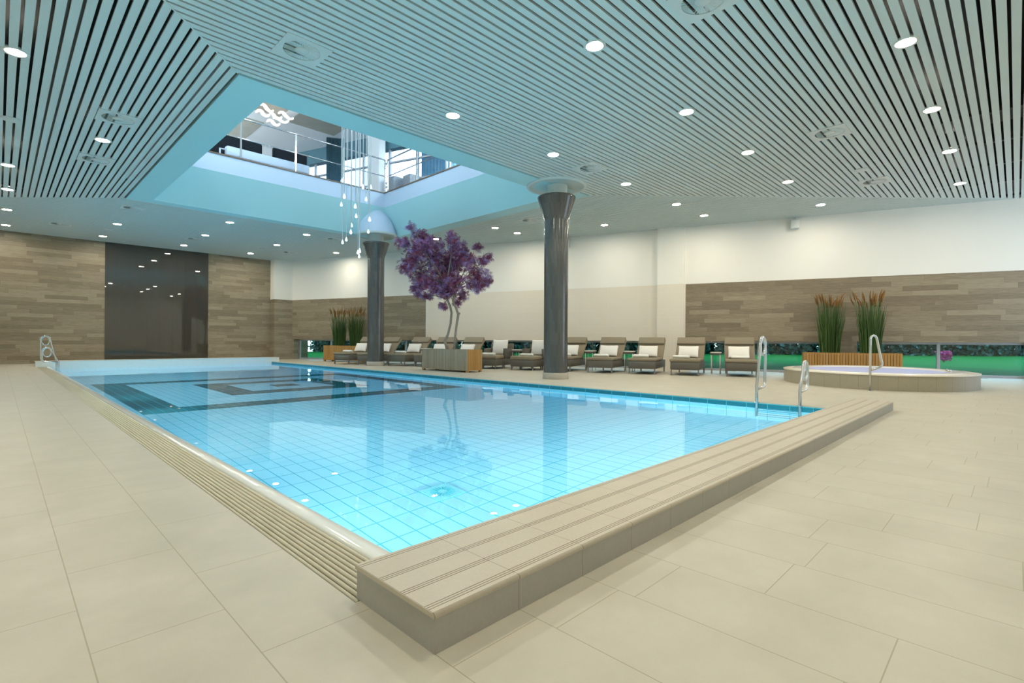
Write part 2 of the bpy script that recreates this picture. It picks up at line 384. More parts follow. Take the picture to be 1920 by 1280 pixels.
# underwater lights: round niches in the gutter wall and the near wall
def pool_light(p, axis, label):
    t = empty('underwater_light', p, 0, label, 'pool light', 'underwater lights in the pool walls')
    M = Matrix.Rotation(PI/2, 4, 'Y') if axis == 'x' else Matrix.Rotation(-PI/2, 4, 'X')
    b = MB(); b.lathe([(0.0, -.03), (0.17, -.03), (0.17, .015), (0.14, .015), (0.14, 0.005), (0, 0.005)], 24, M=M); b.build('light_housing', M_steel, t)
    b = MB(); b.lathe([(0, .008), (0.138, .008)], 24, M=M); b.build('light_lens', M_plamp, t)
PLY = (3.6, 7.4, 10.8, 13.8, 16.4, 18.8, 20.6, 22.0)
for i, yy in enumerate(PLY):
    pool_light((PX0+.03, yy, -0.85), 'x', 'round underwater light set in the gutter side pool wall, %s from the near end' % ['first', 'second', 'third', 'fourth', 'fifth', 'sixth', 'seventh', 'last'][i])
for i, xx in enumerate((3.3, 5.9, 7.9)):
    pool_light((xx, PY0+.03, -0.85), 'y', 'round underwater light below the near coping, %s from the gutter' % ['first', 'second', 'third'][i])

# overflow gutter: channel, grating, glazed nosing
b = MB(); b.box(.965, 1.215, PY0, PY1, -0.20, -0.12); b.box(.95, .965, PY0, PY1, -.2, -0.001); struct(b.build('gutter_channel', M_groove))
t = empty('gutter_grating', (0, 0, 0), 0, 'long cream slatted overflow grating along the left edge of the pool', 'grating')
b = MB()
for i in range(9):
    xc = .982+i*0.0268
    b.tube([(xc, PY0, -.011), (xc, PY1-.02, -.011)], .0098, 8)
b.build('grating_bars', M_grate, t)
b = MB(); yy = PY0+.1
while yy < PY1:
    b.box(.968, 1.212, yy-.006, yy+.006, -.045, -.016); yy += .12
b.build('grating_crosspieces', M_grate, t)
b = MB()
prof = [(1.215, -.16), (1.215, -.006), (1.228, .003), (1.265, .006), (1.31, .0), (1.35, -.03), (1.385, -.085), (1.388, -.16)]
for (p, q) in zip(prof, prof[1:]): b.face([(p[0], PY0, p[1]), (q[0], PY0, q[1]), (q[0], PY1-.02, q[1]), (p[0], PY1-.02, p[1])], smooth=True)
bmesh.ops.remove_doubles(b.bm, verts=b.bm.verts, dist=1e-4)
tag(b.build('pool_edge_nosing', M_nose), 'rounded white glazed pool edge between the grating and the water', 'pool edge')

# near raised coping
t = empty('pool_coping', (0, 0, 0), 0, 'raised stone coping step along the near edge of the pool', 'coping')
X0, X1, Y0, Y1, H = .98, 9.45, 1.31, 1.815, .134
b = MB(); b.box(X0+.004, X1-.004, Y0+.004, Y1-.002, 0, H-.016); b.build('riser', M_copeside, t)
b = MB(); bm = b.bm
prof = []
r = .013
for a in range(0, 91, 15): prof.append((Y0-.002+r-r*math.cos(math.radians(a)), H-r+r*math.sin(math.radians(a))))
prof += [(Y1, H), (Y1, H-.016), (Y0-.002, H-.016)]
L0 = [bm.verts.new((X0-.003, y, z)) for y, z in prof]; L1 = [bm.verts.new((X1+.003, y, z)) for y, z in prof]
for i in range(len(prof)):
    k2 = (i+1) % len(prof); f = bm.faces.new([L0[i], L0[k2], L1[k2], L1[i]]); f.smooth = i < 6
bm.faces.new(L0); bm.faces.new(L1[::-1]); b.build('top_tiles', M_copetop, t)
b = MB()
for yc in (Y0+.045, Y0+.185, Y0+.325, Y1-.02):
    for q in ((-1, 0, 1) if yc < Y1-.05 else (-1.2, 0)):
        b.box(X0+.002, X1-.002, yc+q*.0125-.0011, yc+q*.0125+.0011, H-.001, H+.0006)
b.build('anti_slip_grooves', M_groove, t)

# ledge at the far end
t = empty('pool_end_ledge', (0, 0, 0), 0, 'low white tiled ledge across the far end of the pool', 'ledge')
b = MB(); b.box(.95, 9.38, PY1, 25.3, -.14, .185); b.box(1.38, 9.05, PY1-.002, PY1, -.5, -.14); b.build('ledge_body', M_ledge, t)
b = MB(); b.box(.94, 9.39, PY1-.01, 25.31, .185, .2); b.build('ledge_top', M_ledget, t)

# ------------------------------------------------------------------ walls
b = MB()
b.box(-3.0, 11.4, 0, .3, 0, ZC+.6); o = b.build('wall_far', M_wood, loc=(0, WY, 0)); struct(o)
t = empty('dark_wall_panel', (0, WY, 0), 0, 'tall dark glossy brown glass panel in the wooden far wall', 'wall panel')
b = MB()
for i in range(8):
    x0 = 3.25+i*.495; b.box(x0+.001, x0+.494, -.02, 0, .06, ZC)
b.build('panel_sheets', M_panel, t)
# corner pier
b = MB(); b.box(10.12, 11.9, 27.45, 28.0, 3.13, ZC+.1, mi=1); b.box(10.12, 11.9, 27.45, 28.0, 0, 3.13, mi=0)
struct(b.build('wall_corner_pier', [M_wood, M_white]))
b = MB(); b.box(-3.3, -3.0, -4.3, 28.3, 0, ZC+.6); struct(b.build('wall_left', M_white))
NX0, NX1, NZ0, NZ1 = 16.0, 23.0, .15, 4.2       # windows in the wall behind the camera
b = MB(); b.box(-3.3, NX0, -4.3, -4.0, 0, ZC+.6); b.box(NX1, 27, -4.3, -4.0, 0, ZC+.6); b.box(NX0, NX1, -4.3, -4.0, 0, NZ0); b.box(NX0, NX1, -4.3, -4.0, NZ1, ZC+.6)
struct(b.build('wall_near', M_white))
e = empty('window_9', (NX0, -4.2, 0)); struct(e); b = MB()
for i in range(5): b.box(max(0, i*1.75-.04), min(i*1.75+.04, 7), 0, .08, NZ0, NZ1)
b.build('window_frame', M_alu, e)
b = MB(); b.box(0, 7, .03, .04, NZ0, NZ1); b.build('window_pane', M_pane2, e)
# window wall, local x runs along the wall (towards the far end), local y into the garden
WR = math.atan2(0.9438, -0.3304)   # direction of increasing Y along the wall
WL = lambda y: y/0.9438
ww = bpy.data.objects.new('tmp', None)
b = MB(); D = 0.45
def wb(ya, yb, z0, z1, d0=0.0, d1=D, mi=0): b.box(WL(ya), WL(yb), -d1, -d0, z0, z1, mi=mi)
# materials: 0 white, 1 wood, 2 tile
wb(-5.0, 29.5, 3.13, ZC+.6, mi=0)
wb(-5.0, 8.63, 1.05, 3.13, mi=1); wb(8.63, 19.33, 1.05, 3.13, mi=2); wb(19.33, 29.5, 1.05, 3.13, mi=1)
PIERS = [(-5.0, -3.2, 1), (-.75, -.35, 1), (3.65, 4.18, 1), (8.55, 9.55, 2), (13.8, 14.25, 2), (18.35, 18.8, 2), (22.7, 23.15, 1), (27.35, 29.5, 1)]
for a, c, m_ in PIERS: wb(a, c, 0, 1.05, mi=m_)
wb(8.63, 9.53, 0, 3.13, -.18, .05, 2); wb(8.63, 9.53, 3.13, ZC+.3, -.18, .05, 0)
wb(19.33, 19.36, 1.05, 3.13, -.012, .01, 0); wb(8.60, 8.63, 1.05, 3.13, -.012, .01, 0)
wr = b.build('wall_right', [M_white, M_wood, M_wtile], loc=(20.67, 0, 0), rz=WR); struct(wr)
# the local y axis of that frame points into the room, so -y is outside
bays = [(-3.2, -.75), (-.35, 3.65), (4.18, 8.55), (9.55, 13.8), (14.25, 18.35), (18.8, 22.7), (23.15, 27.35)]
for n_, (a, c) in enumerate(bays):
    e = empty('window_%d' % (n_+1), (20.67, 0, 0), WR); struct(e)
    b = MB(); la, lc = WL(a), WL(c); lm = (la+lc)/2-.05
    for (p, q) in ((la, la+.07), (lc-.07, lc), (lm-.04, lm+.04)): b.box(p, q, -D+.02, -D+.09, .07, .98)
    b.box(la, lc, -D+.02, -D+.09, 0, .07); b.box(la, lc, -D+.02, -D+.09, .98, 1.05)
    b.build('window_frame', M_alu, e)
    b = MB()
    for (p, q) in ((la+.07, lm-.04), (lm+.04, lc-.07)):
        b.box(p, q, -D+.05, -D+.056, .07, .98)
    b.build('window_pane', M_pane, e)
# floor grilles in front of the windows
gi = 0
for (a, c) in bays[1:]:
    for fr in (.3, .7):
        y_ = a+(c-a)*fr
        if y_ > 9: continue
        b = MB()
        for k in range(5): b.box(WL(y_)-.25, WL(y_)+.25, -.05+k*.022, -.04+k*.022, .0, .004)
        gi += 1
        tag(b.build('floor_grille', M_duct, loc=(20.67, 0, 0), rz=WR), 'narrow dark slotted air grille in the window side floor, number %s from the right' % ['one', 'two', 'three', 'four', 'five', 'six'][gi-1], 'floor grille', 'floor grilles along the windows')

# ------------------------------------------------------------------ slatted ceiling (four mitred fields)
P, SW, TH = 0.1350, 0.097, 0.030
def slat(b, ax, c, lo, hi, mlo, mhi):
    """slat centred on c, width SW, from lo to hi, mitred by mlo / mhi (shift of the end per unit across)"""
    h = SW/2
    pts = [(c-h, lo-mlo*h), (c+h, lo+mlo*h), (c+h, hi+mhi*h), (c-h, hi-mhi*h)]
    q = [(p, r_) if ax == 'y' else (r_, p) for p, r_ in pts]
    lo_ = [b.bm.verts.new((x, y, ZC)) for x, y in q]; up_ = [b.bm.verts.new((x, y, ZC+TH)) for x, y in q]
    b.bm.faces.new(lo_); b.bm.faces.new(up_[::-1])
    for i in range(4): b.bm.faces.new([lo_[i], up_[i], up_[(i+1) % 4], lo_[(i+1) % 4]])
g = .02
b = MB(); k = 0
while True:                                       # left field, slats along Y
    c = OX0-SW/2-.03-k*P
    if c < -3.2: break
    d = OX0-c; slat(b, 'y', c, max(OY0-d+g, -4), min(OY1+d-g, 28), 1 if OY0-d > -4 else 0, -1 if OY1+d < 28 else 0); k += 1
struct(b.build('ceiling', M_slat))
b = MB(); k = 0
while True:                                       # near field, slats along X
    c = OY0-SW/2-.03-k*P
    if c < -4.1: break
    d = OY0-c; slat(b, 'x', c, max(OX0-d+g, -3), OX1+d-g, 1 if OX0-d > -3 else 0, -1); k += 1
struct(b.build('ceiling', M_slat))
b = MB(); k = 0
while True:                                       # far field, slats along X
    c = OY1+SW/2+.03+k*P
    if c > 28.1: break
    d = c-OY1; slat(b, 'x', c, max(OX0-d+g, -3), min(OX1+d-g, 27), -1 if OX0-d > -3 else 0, 1); k += 1
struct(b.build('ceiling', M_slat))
b = MB(); k = 0
while True:                                       # right field, slats along Y
    c = OX1+SW/2+.03+k*P
    if c > 24.3: break
    d = c-OX1; hi = min(OY1+d-g, (21.2-c)/.35)
    if hi > max(OY0-d+g, -4): slat(b, 'y', c, max(OY0-d+g, -4), hi, -1 if OY0-d > -4 else 0, 1 if hi == OY1+d-g else 0)
    k += 1
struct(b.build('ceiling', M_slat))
# mitre strips and the dark void with ducts above
b = MB()
for (p, dx, dy, L) in (((OX0, OY0), -1, -1, 5.6), ((OX0, OY1), -1, 1, 5.6), ((OX1, OY0), 1, -1, 12), ((OX1, OY1), 1, 1, 2.4)):
    a = Vector((p[0], p[1], 0)); e_ = a+Vector((dx, dy, 0))*L; n_ = Vector((-dy, dx, 0)).normalized()*.014
    pts = [a-n_, a+n_, e_+n_, e_-n_]
    lo_ = [b.bm.verts.new((q.x, q.y, ZC-.002)) for q in pts]; up_ = [b.bm.verts.new((q.x, q.y, ZC+.02)) for q in pts]
    b.bm.faces.new(lo_); b.bm.faces.new(up_[::-1])
    for i in range(4): b.bm.faces.new([lo_[i], up_[i], up_[(i+1) % 4], lo_[(i+1) % 4]])
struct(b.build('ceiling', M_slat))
b = MB()
for (x0, x1, y0, y1) in ((-3, OX0, -4, 28), (OX0, OX1, -4, OY0), (OX0, OX1, OY1, 28), (OX1, 27, -4, 28)):
    b.box(x0, x1, y0, y1, ZC+.55, ZC+.6)
b.mi = 1
for i in range(12): b.box(-3, 24, -3.4+i*2.6 if i < 4 or i > 8 else -3.4, (-3.4+i*2.6 if i < 4 or i > 8 else -3.4)+.10, ZC+.06, ZC+.12)
for i in range(4): b.box(-2.4+i*1.5, -2.2+i*1.5, -4, 28, ZC+.06, ZC+.13)
b.box(-1.6, -1.1, -4, 28, ZC+.25, ZC+.5); b.box(13.5, 14.1, -4, 20, ZC+.25, ZC+.5); b.box(-3, 24, .4, .9, ZC+.22, ZC+.5)
for i in range(5): b.box(12.8+i*1.9, 12.9+i*1.9, -4, 20, ZC+.05, ZC+.12)
struct(b.build('ceiling', [M_void, M_duct]))
# flat frame round the light well
b = MB(); f_ = .02
def ringquad(b, a, c, z): pass
for (x0, x1, y0, y1) in ((OX0+f_, IX0, OY0+f_, OY1-f_), (IX1, OX1-f_, OY0+f_, OY1-f_), (IX0, IX1, OY0+f_, IY0), (IX0, IX1, IY1, OY1-f_)):
    b.box(x0, x1, y0, y1, ZC-.012, ZC+.30)
struct(b.build('trim_1', M_well))
# splayed well walls and fascia of the upper floor
s_ = .5; Z1, Z2, Z3 = 6.31, 6.86, 6.90
UX0, UX1, UY0, UY1 = IX0+s_, IX1-s_, IY0+s_, IY1-s_
lo_ = [(IX0, IY0), (IX1, IY0), (IX1, IY1), (IX0, IY1)]; hi_ = [(UX0, UY0), (UX1, UY0), (UX1, UY1), (UX0, UY1)]
b = MB()
for i in range(4):
    a, c = lo_[i], lo_[(i+1) % 4]; d, e_ = hi_[i], hi_[(i+1) % 4]
    b.face([(*a, ZC), (*c, ZC), (*e_, Z1), (*d, Z1)])
struct(b.build('wall_light_well', M_well, fix=False))
b = MB()
for i in range(4):
    d, e_ = hi_[i], hi_[(i+1) % 4]; b.face([(*d, Z1), (*e_, Z1), (*e_, Z2), (*d, Z2)])
struct(b.build('trim_2', M_fascia, fix=False))
b = MB()
k_ = .03
b.box(UX0-.2, UX1+.2, UY1-k_, UY1+.2, Z2, Z3); b.box(UX0-.2, UX1+.2, UY0-.2, UY0+k_, Z2, Z3)
b.box(UX1-k_, UX1+.2, UY0+k_, UY1-k_, Z2, Z3); b.box(UX0-.2, UX0+k_, UY0+k_, UY1-k_, Z2, Z3)
struct(b.build('trim_3', M_trim))

# ------------------------------------------------------------------ upper floor seen through the well
UC = 9.6; UXW, UYW = 17.0, 26.5
b = MB()
GA = fwd*23.6-rgt*10.2; GA.z = 0; GLEN = 19.0; GB = GA+T*GLEN
def prism(b, pts, z0, z1):
    lo_ = [b.bm.verts.new((x, y, z0)) for x, y in pts]; up_ = [b.bm.verts.new((x, y, z1)) for x, y in pts]; n = len(pts)
    b.bm.faces.new(lo_[::-1]); b.bm.faces.new(up_)
    for i in range(n): b.bm.faces.new([lo_[i], lo_[(i+1) % n], up_[(i+1) % n], up_[i]])
gx = lambda y: GA.x+(GA.y-y)*.35
prism(b, [(-1, 2), (gx(2), 2), (gx(UY0-.2), UY0-.2), (-1, UY0-.2)], Z2-.1, Z3-.005)
prism(b, [(UX1+.2, UY0-.2), (gx(UY0-.2), UY0-.2), (gx(UY1+.2), UY1+.2), (UX1+.2, UY1+.2)], Z2-.1, Z3-.005)
prism(b, [(-1, UY1+.2), (gx(UY1+.2), UY1+.2), (GA.x, GA.y), (-1, GA.y)], Z2-.1, Z3-.005)
b.box(-1, UX0-.2, UY0-.2, UY1+.2, Z2-.1, Z3-.005)
struct(b.build('floor', plain('upper_floor', (0.45, 0.42, 0.36), 0.4)))
b = MB(); prism(b, [(-1, 2), (gx(2), 2), (GA.x, GA.y), (-1, GA.y)], UC, UC+.2); struct(b.build('ceiling', M_upw))
b = MB()   # veneer panels let into the upper ceiling
for (x0, x1, y0, y1) in ((-1, 7.6, 17.9, 20.2), (8.0, 9.9, 18.6, 20.4), (3.0, 7.4, 21.2, 23.6)): b.box(x0, x1, y0, y1, UC-.02, UC)
struct(b.build('trim_4', M_wood2))
b = MB(); b.box(-1.2, -1, 2, UYW, Z3, UC); b.box(-1, UXW, 1.8, 2, Z3, UC); b.box(-1, GA.x, GA.y, GA.y+.2, Z3, UC)
struct(b.build('wall_upper', M_upw))
# glazed upper window wall, parallel to the lower one
GR = math.atan2(T.y, T.x)
b = MB(); b.box(0, GLEN, -.05, .25, 8.95, UC); struct(b.build('trim_6', plain('dark_blue_blind_box', (0.10, 0.22, 0.27), 0.5), loc=GA, rz=GR))
e = empty('window_8', GA, GR); struct(e)
b = MB(); x = 0.0
while x < GLEN: b.box(x-.035, x+.035, 0, .1, Z3, 8.95); x += 1.4
for z in (Z3+.03, 7.42, 7.58, 8.40): b.box(0, GLEN, 0, .1, z-.03, z+.03)
b.build('window_frame', M_alu, e)
b = MB(); b.box(0, GLEN, .04, .05, Z3, 8.95); b.build('window_pane', M_pane2, e)
PC = fwd*20.95-rgt*5.62; b = MB(); b.box(-.3, .3, -.2, .2, Z3, UC); struct(b.build('trim_5', M_upw, loc=(PC.x, PC.y, 0), rz=GR))
# railings
def railing(p, q, n, label):
    t = empty('balcony_railing', p, 0, label, 'railing'); p = Vector(p); d = Vector(q)-p
    L = d.length; u = d/L
    for z in (1.34, .68):
        b = MB(); b.tube([Vector((0, 0, z)), u*L+Vector((0, 0, z))], .028 if z > 1 else .02, 8); b.build('rail', M_steel, t)
    for i in range(n+1):
        b = MB(); c = u*(L*i/n); b.box(c.x-.025, c.x+.025, c.y-.025, c.y+.025, 0, 1.34); b.build('post', M_steel, t)
railing((UX0, UY1+.08, Z3), (UX1+.08, UY1+.08, Z3), 4, 'steel two-rail balcony railing above the far side of the light well')
railing((UX1+.14, UY0, Z3), (UX1+.14, UY1-.02, Z3), 4, 'steel two-rail balcony railing above the right side of the light well')
# white convector in front of the sofas
t = empty('convector_heater', (5.2, 18.35, Z3), 0, 'long low white convector on the upper floor behind the far railing', 'heater')
b = MB(); b.rbox(0, 2.75, -.12, .12, .10, .42, .05); b.build('casing', M_fascia, t)
b = MB(); b.tube([(-.02, 0, .3), (-.16, 0, .3), (-.16, 0, .0)], .03, 8); b.build('pipe', M_fascia, t)
def sofa(p, L, label):
    t = empty('sofa', p, 0, label, 'sofa')
    b = MB(); b.rbox(0, L, 0, .85, .05, .45, .06); b.build('seat', M_black, t)
    b = MB(); b.rbox(0, L, -.02, .2, .4, 1.12, .09); b.build('backrest', M_black, t)
    for x in (-.02, L-.2):
        b = MB(); b.rbox(x, x+.22, 0, .85, .1, .8, .08); b.build('armrest', M_black, t)
sofa((4.9, 19.2, Z3), 1.75, 'left black sofa on the upper floor behind the railing'); sofa((7.0, 19.15, Z3), 1.25, 'right black armchair on the upper floor behind the railing')
# stone tubs, curtains, dining chairs on the right balcony
M_tubst = plain('grey_stone_pot', (0.30, 0.34, 0.38), 0.8, var=0.4, scale=12)
for (x, y, l) in ((11.45, 18.1, 'rough grey stone pot beside the railing corner upstairs'), (11.75, 17.4, 'second grey stone pot right of the corner post upstairs')):
    b = MB(); b.box(-.25, .25, -.25, .25, 0, .75); tag(b.build('stone_pot', M_tubst, loc=(x, y, Z3)), l, 'pot')
M_curt = plain('sheer_blue_curtain', (0.22, 0.42, 0.52), 0.8, var=0.3, scale=6)
def curtain(p, q, label):
    p = Vector(p); q = Vector(q); n = 60; L = (q-p).length; u = (q-p)/L; v = Vector((-u.y, u.x, 0)); b = MB(); A = []
    for i in range(n+1):
        c = u*(L*i/n)+v*.05*math.sin(i*1.25)
        A.append((b.bm.verts.new(c), b.bm.verts.new(c+Vector((0, 0, 2.5)))))
    for (a0, a1), (c0, c1) in zip(A, A[1:]):
        f = b.bm.faces.new([a0, c0, c1, a1]); f.smooth = True
    bmesh.ops.solidify(b.bm, geom=b.bm.faces[:], thickness=.006)
    tag(b.build('curtain', M_curt, loc=p), label, 'curtain')
curtain((12.15, 17.3, Z3+.02), (12.6, 15.4, Z3+.02), 'blue sheer curtain hanging upstairs right of the white pillar')
curtain((9.55, 20.35, Z3+.02), (10.15, 20.0, Z3+.02), 'dark blue curtain hanging upstairs behind the drop pendants')
def upchair(p, rz, label):
    t = empty('dining_chair', p, rz, label, 'chair')
    b = MB(); b.rbox(-.24, .24, -.24, .24, .42, .5, .03); b.build('seat', M_black, t)
    b = MB(); b.rbox(-.24, .24, .2, .25, .5, 1.05, .02); b.build('backrest', M_black, t)
    for x in (-.2, .2):
        for y in (-.2, .2):
            b = MB(); b.tube([(x, y, 0), (x, y, .43)], .018, 6); b.build('leg', M_steel, t)
upchair((12.6, 13.8, Z3), .4, 'black dining chair upstairs beyond the blue curtain'); upchair((12.7, 12.6, Z3), -.5, 'black dining chair upstairs nearest the right end of the railing')
t = empty('bistro_table', (13.6, 13.3, Z3), 0, 'small white pedestal table upstairs at the right railing', 'table')
b = MB(); b.lathe([(0, .72), (.38, .72), (.38, .75), (0, .75)], 24); b.build('table_top', M_fascia, t)
b = MB(); b.lathe([(.22, 0), (.22, .02), (.03, .04), (.03, .72)], 16); b.build('pedestal', M_steel, t)
# wave shaped lamp under the upper ceiling
import_waves = [[(1052, 192), (1110, 176), (1180, 270), (1250, 322), (1310, 296)], [(950, 340), (1040, 290), (1110, 378), (1165, 412), (1240, 378)],
                [(1225, 352), (1290, 362), (1350, 436), (1415, 476), (1478, 430)], [(1170, 525), (1250, 488), (1320, 566), (1375, 596), (1445, 560)],
                [(1402, 362), (1485, 330), (1560, 412), (1640, 470), (1712, 452)], [(1300, 455), (1380, 440), (1450, 500), (1530, 540), (1620, 505)]]
t = empty('wave_lamp', (7.0, 18.9, UC-.30), 0, 'white glowing lamp of wave shaped strips under the upper ceiling', 'lamp')
ZL = UC-.30
def unp(px, py, Z):
    u = px-960; v = py-640; c, s = math.cos(ROLL), math.sin(ROLL); u2 = c*u+s*v; v2 = -s*u+c*v
    d = fwd*955.7+rgt*u2-upv*v2; k = (Z-1)/d.z; return Vector((d.x*k, d.y*k, Z))
for wv in import_waves:
    P_ = [unp(390+x/10.667, 180+y/10.667, ZL)-Vector((7.0, 18.9, ZL)) for x, y in wv]
    C_ = []
    for i in range(len(P_)-1):                    # Catmull-Rom
        p0, p1, p2, p3 = P_[max(i-1, 0)], P_[i], P_[i+1], P_[min(i+2, len(P_)-1)]
        for s in range(6):
            q = s/6; C_.append(.5*((2*p1)+(-p0+p2)*q+(2*p0-5*p1+4*p2-p3)*q*q+(-p0+3*p1-3*p2+p3)*q**3))
    C_.append(P_[-1]); b = MB(); n_ = len(C_); rows = []
    for i, c in enumerate(C_):
        d = (C_[min(i+1, n_-1)]-C_[max(i-1, 0)]).normalized(); nn = Vector((-d.y, d.x, 0)); wd = .012+.060*math.sin(PI*min(1, max(0, i/(n_-1))))**.7
        rows.append([b.bm.verts.new(c+nn*s*wd+Vector((0, 0, zz))) for s, zz in ((-1, 0), (1, 0), (1, .04), (-1, .04))])
    for A, B in zip(rows, rows[1:]):
        for i in range(4): b.bm.faces.new([A[i], A[(i+1) % 4], B[(i+1) % 4], B[i]])
    b.bm.faces.new(rows[0]); b.bm.faces.new(rows[-1][::-1]); b.build('wave_strip', M_sign, t)
for (x, y) in ((-.5, 0), (.5, .3)):
    b = MB(); b.tube([(x, y, .04), (x, y, .30)], .01, 6); b.build('hanger', M_steel, t)
# added globes, hung out of sight to brighten the upper ceiling
for i, (x, y) in enumerate(((3.0, 20.5), (5.2, 22.0), (2.0, 15), (5, 16.6), (8.5, 14.5), (6, 8.0), (10, 8.0), (12.8, 11.5), (12.4, 15.2))):
    t = empty('upper_fill_globe', (x, y, 8.55), 0, 'added globe light, out of sight, brightening the upper floor', 'fill light', 'added upper floor fill globes')
    b = MB(); b.lathe([(0, -.2), (.1, -.173), (.173, -.1), (.2, 0), (.173, .1), (.1, .173), (0, .2)], 20); b.build('globe', M_upfill, t)
    b = MB(); b.tube([(0, 0, .2), (0, 0, UC-8.55)], .01, 6); b.build('cord', M_cord, t)

# ------------------------------------------------------------------ columns
def column(x, y, label, dome):
    t = empty('column', (x, y, 0), 0, label, 'column', None)
    b = MB(); b.lathe([(.345, 0), (.345, .17), (.33, .175), (0, .175)], 40); b.build('base_band', M_colbase, t)
    b = MB(); b.lathe([(.325, .17), (.325, 4.27)], 48); b.build('shaft', M_colm, t)
    b = MB(); b.lathe([(.328, 4.26), (.335, 4.32), (.505, 4.84), (.52, 4.88), (.50, 4.90), (.29, 4.90)], 40); b.build('capital', M_colm, t)
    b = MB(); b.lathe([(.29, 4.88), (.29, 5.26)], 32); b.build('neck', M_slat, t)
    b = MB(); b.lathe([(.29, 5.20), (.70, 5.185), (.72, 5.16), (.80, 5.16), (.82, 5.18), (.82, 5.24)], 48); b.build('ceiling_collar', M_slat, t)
    if dome:
        b = MB(); b.lathe([(.80, 5.22), (.74, 5.45), (.62, 5.75), (.45, 6.0), (.22, 6.2), (0, 6.24)], 40); b.build('collar_dome', M_fascia, t)
column(10.62, 8.86, 'dark tiled round column nearest the camera between pool and loungers', False)
column(10.65, 18.24, 'dark tiled round column farther back, left of the purple maple', True)

# ------------------------------------------------------------------ downlights, vents, discs
def dl(): pass
dproto = None
LX = [(.17, .18, 3.0, 5.8, 8.6, 11.4)]
raw = [(0.17, 10.63), (1.57, 13.97), (0.16, 17.69), (0.18, 20.55), (0.2, 23.79), (0.2, 27.06), (3.11, 23.73), (3.06, 27.0), (5.93, 26.86), (5.96, 23.6), (5.93, 20.36), (8.77, 26.88), (8.8, 23.6), (8.78, 20.44), (11.6, 23.61), (6.05, 7.61), (6.05, 4.35), (8.97, 4.37), (8.91, 7.54), (11.83, 4.31), (11.93, 7.52), (14.72, 4.33), (9.05, 1.14), (11.98, 1.12), (14.84, 1.08), (18.0, 1.1), (14.76, 7.5), (16.7, 7.49), (17.86, 4.32), (15.59, 10.73), (13.15, 13.96), (14.4, 14.01), (12.9, 17.3),
       # beyond the frame on the same grid, they light the near deck
       (6.0, 1.1), (3.0, 1.1), (0.1, 1.1), (3.0, 4.35), (0.1, 4.35), (0.1, 7.5), (6.0, -2.1), (12.0, -2.1), (0.1, -2.1), (18.0, -2.1)]
lights = [(x*.984, y*.984) for x, y in raw]
ordn = ['first', 'second', 'third', 'fourth', 'fifth', 'sixth', 'seventh', 'eighth', 'ninth', 'tenth', 'eleventh']
def make_dl():
    t = empty('ceiling_downlight', (0, 0, ZC))
    b = MB(); b.lathe([(.118, -.004), (.150, -.010), (.160, .0), (.160, .03), (.118, .03)], 28); b.build('trim_ring', M_vent, t)
    b = MB(); b.lathe([(0, -.002), (.118, -.002)], 28); b.build('lens', M_lamp, t)
    return t
p0 = make_dl(); first = True
rows = {}
for (x, y) in lights: rows.setdefault(round(y/3.16), []).append((x, y))
for ri, ky in enumerate(sorted(rows, reverse=True)):
    for ci, (x, y) in enumerate(sorted(rows[ky], reverse=True)):
        o = p0 if first else copy_tree(p0); first = False
        o.location = (x, y, ZC)
        tag(o, 'glowing round downlight, %s from the right in the %s ceiling row from the far wall' % (ordn[ci], ordn[ri]), 'downlight', 'round recessed ceiling downlights')
vraw = [(3.14, 7.51), (1.63, 12.39), (1.63, 15.58), (3.09, 20.45), (1.62, 25.3), (5.88, 24.79), (9.98, 25.14), (9.96, 20.43), (10.23, 7.46), (13.17, 12.21), (6.19, 2.81), (11.86, 2.72), (16.24, 2.68)]
vlab = ['square swirl vent in the ceiling close to the near left corner of the light well', 'square swirl vent in the left slat field, nearest one left of the light well', 'square swirl vent in the left slat field, behind the nearest one', 'square swirl vent just beyond the far left corner of the light well', 'square swirl vent above the left end of the far wooden wall', 'square swirl vent in front of the dark wall panel', 'square swirl vent near the white corner pier at the far end', 'square swirl vent left of the farther column', 'square swirl vent just right of the nearer column top', 'square swirl vent in the ceiling left behind the nearer column', 'square swirl vent cut by the top edge of the picture', 'large square swirl vent in the right slat field', 'square swirl vent farthest right, above the whirlpool']
def make_vent():
    t = empty('ceiling_vent', (0, 0, ZC))
    b = MB(); h = .30; n = 32                       # plate with a round hole
    sq = []; ci = []
    for k in range(n):
        a = 2*PI*k/n; c, s = math.cos(a), math.sin(a); m_ = h/max(abs(c), abs(s)); sq.append((c*m_, s*m_)); ci.append((c*.235, s*.235))
    for zt in (-.008,):
        for k in range(n):
            k2 = (k+1) % n; b.face([(*sq[k], zt), (*sq[k2], zt), (*ci[k2], zt), (*ci[k], zt)])
            b.face([(*sq[k], zt), (*sq[k2], zt), (*sq[k2], .03), (*sq[k], .03)]); b.face([(*ci[k], zt), (*ci[k2], zt), (*ci[k2], .05), (*ci[k], .05)])
    b.build('vent_plate', M_vent, t)
    b = MB(); b.lathe([(0, .052), (.236, .052)], 32); b.build('vent_hollow', M_void, t)
    b = MB()
    for k in range(36):                             # pitched radial blades
        M = Matrix.Rotation(2*PI*k/36, 4, 'Z')
        w0, w1 = .0058, .0145
        q = [(.085, -w0, .005), (.233, -w1, .016), (.233, w1, -.010), (.085, w0, -.004)]
        b.face([M @ Vector(v) for v in q])
    b.build('vent_blades', M_vent, t)
    b = MB(); b.lathe([(0, -.010), (.088, -.010), (.09, .0), (.09, .02)], 24); b.build('vent_hub', M_vent, t)
    return t
pv = make_vent(); first = True
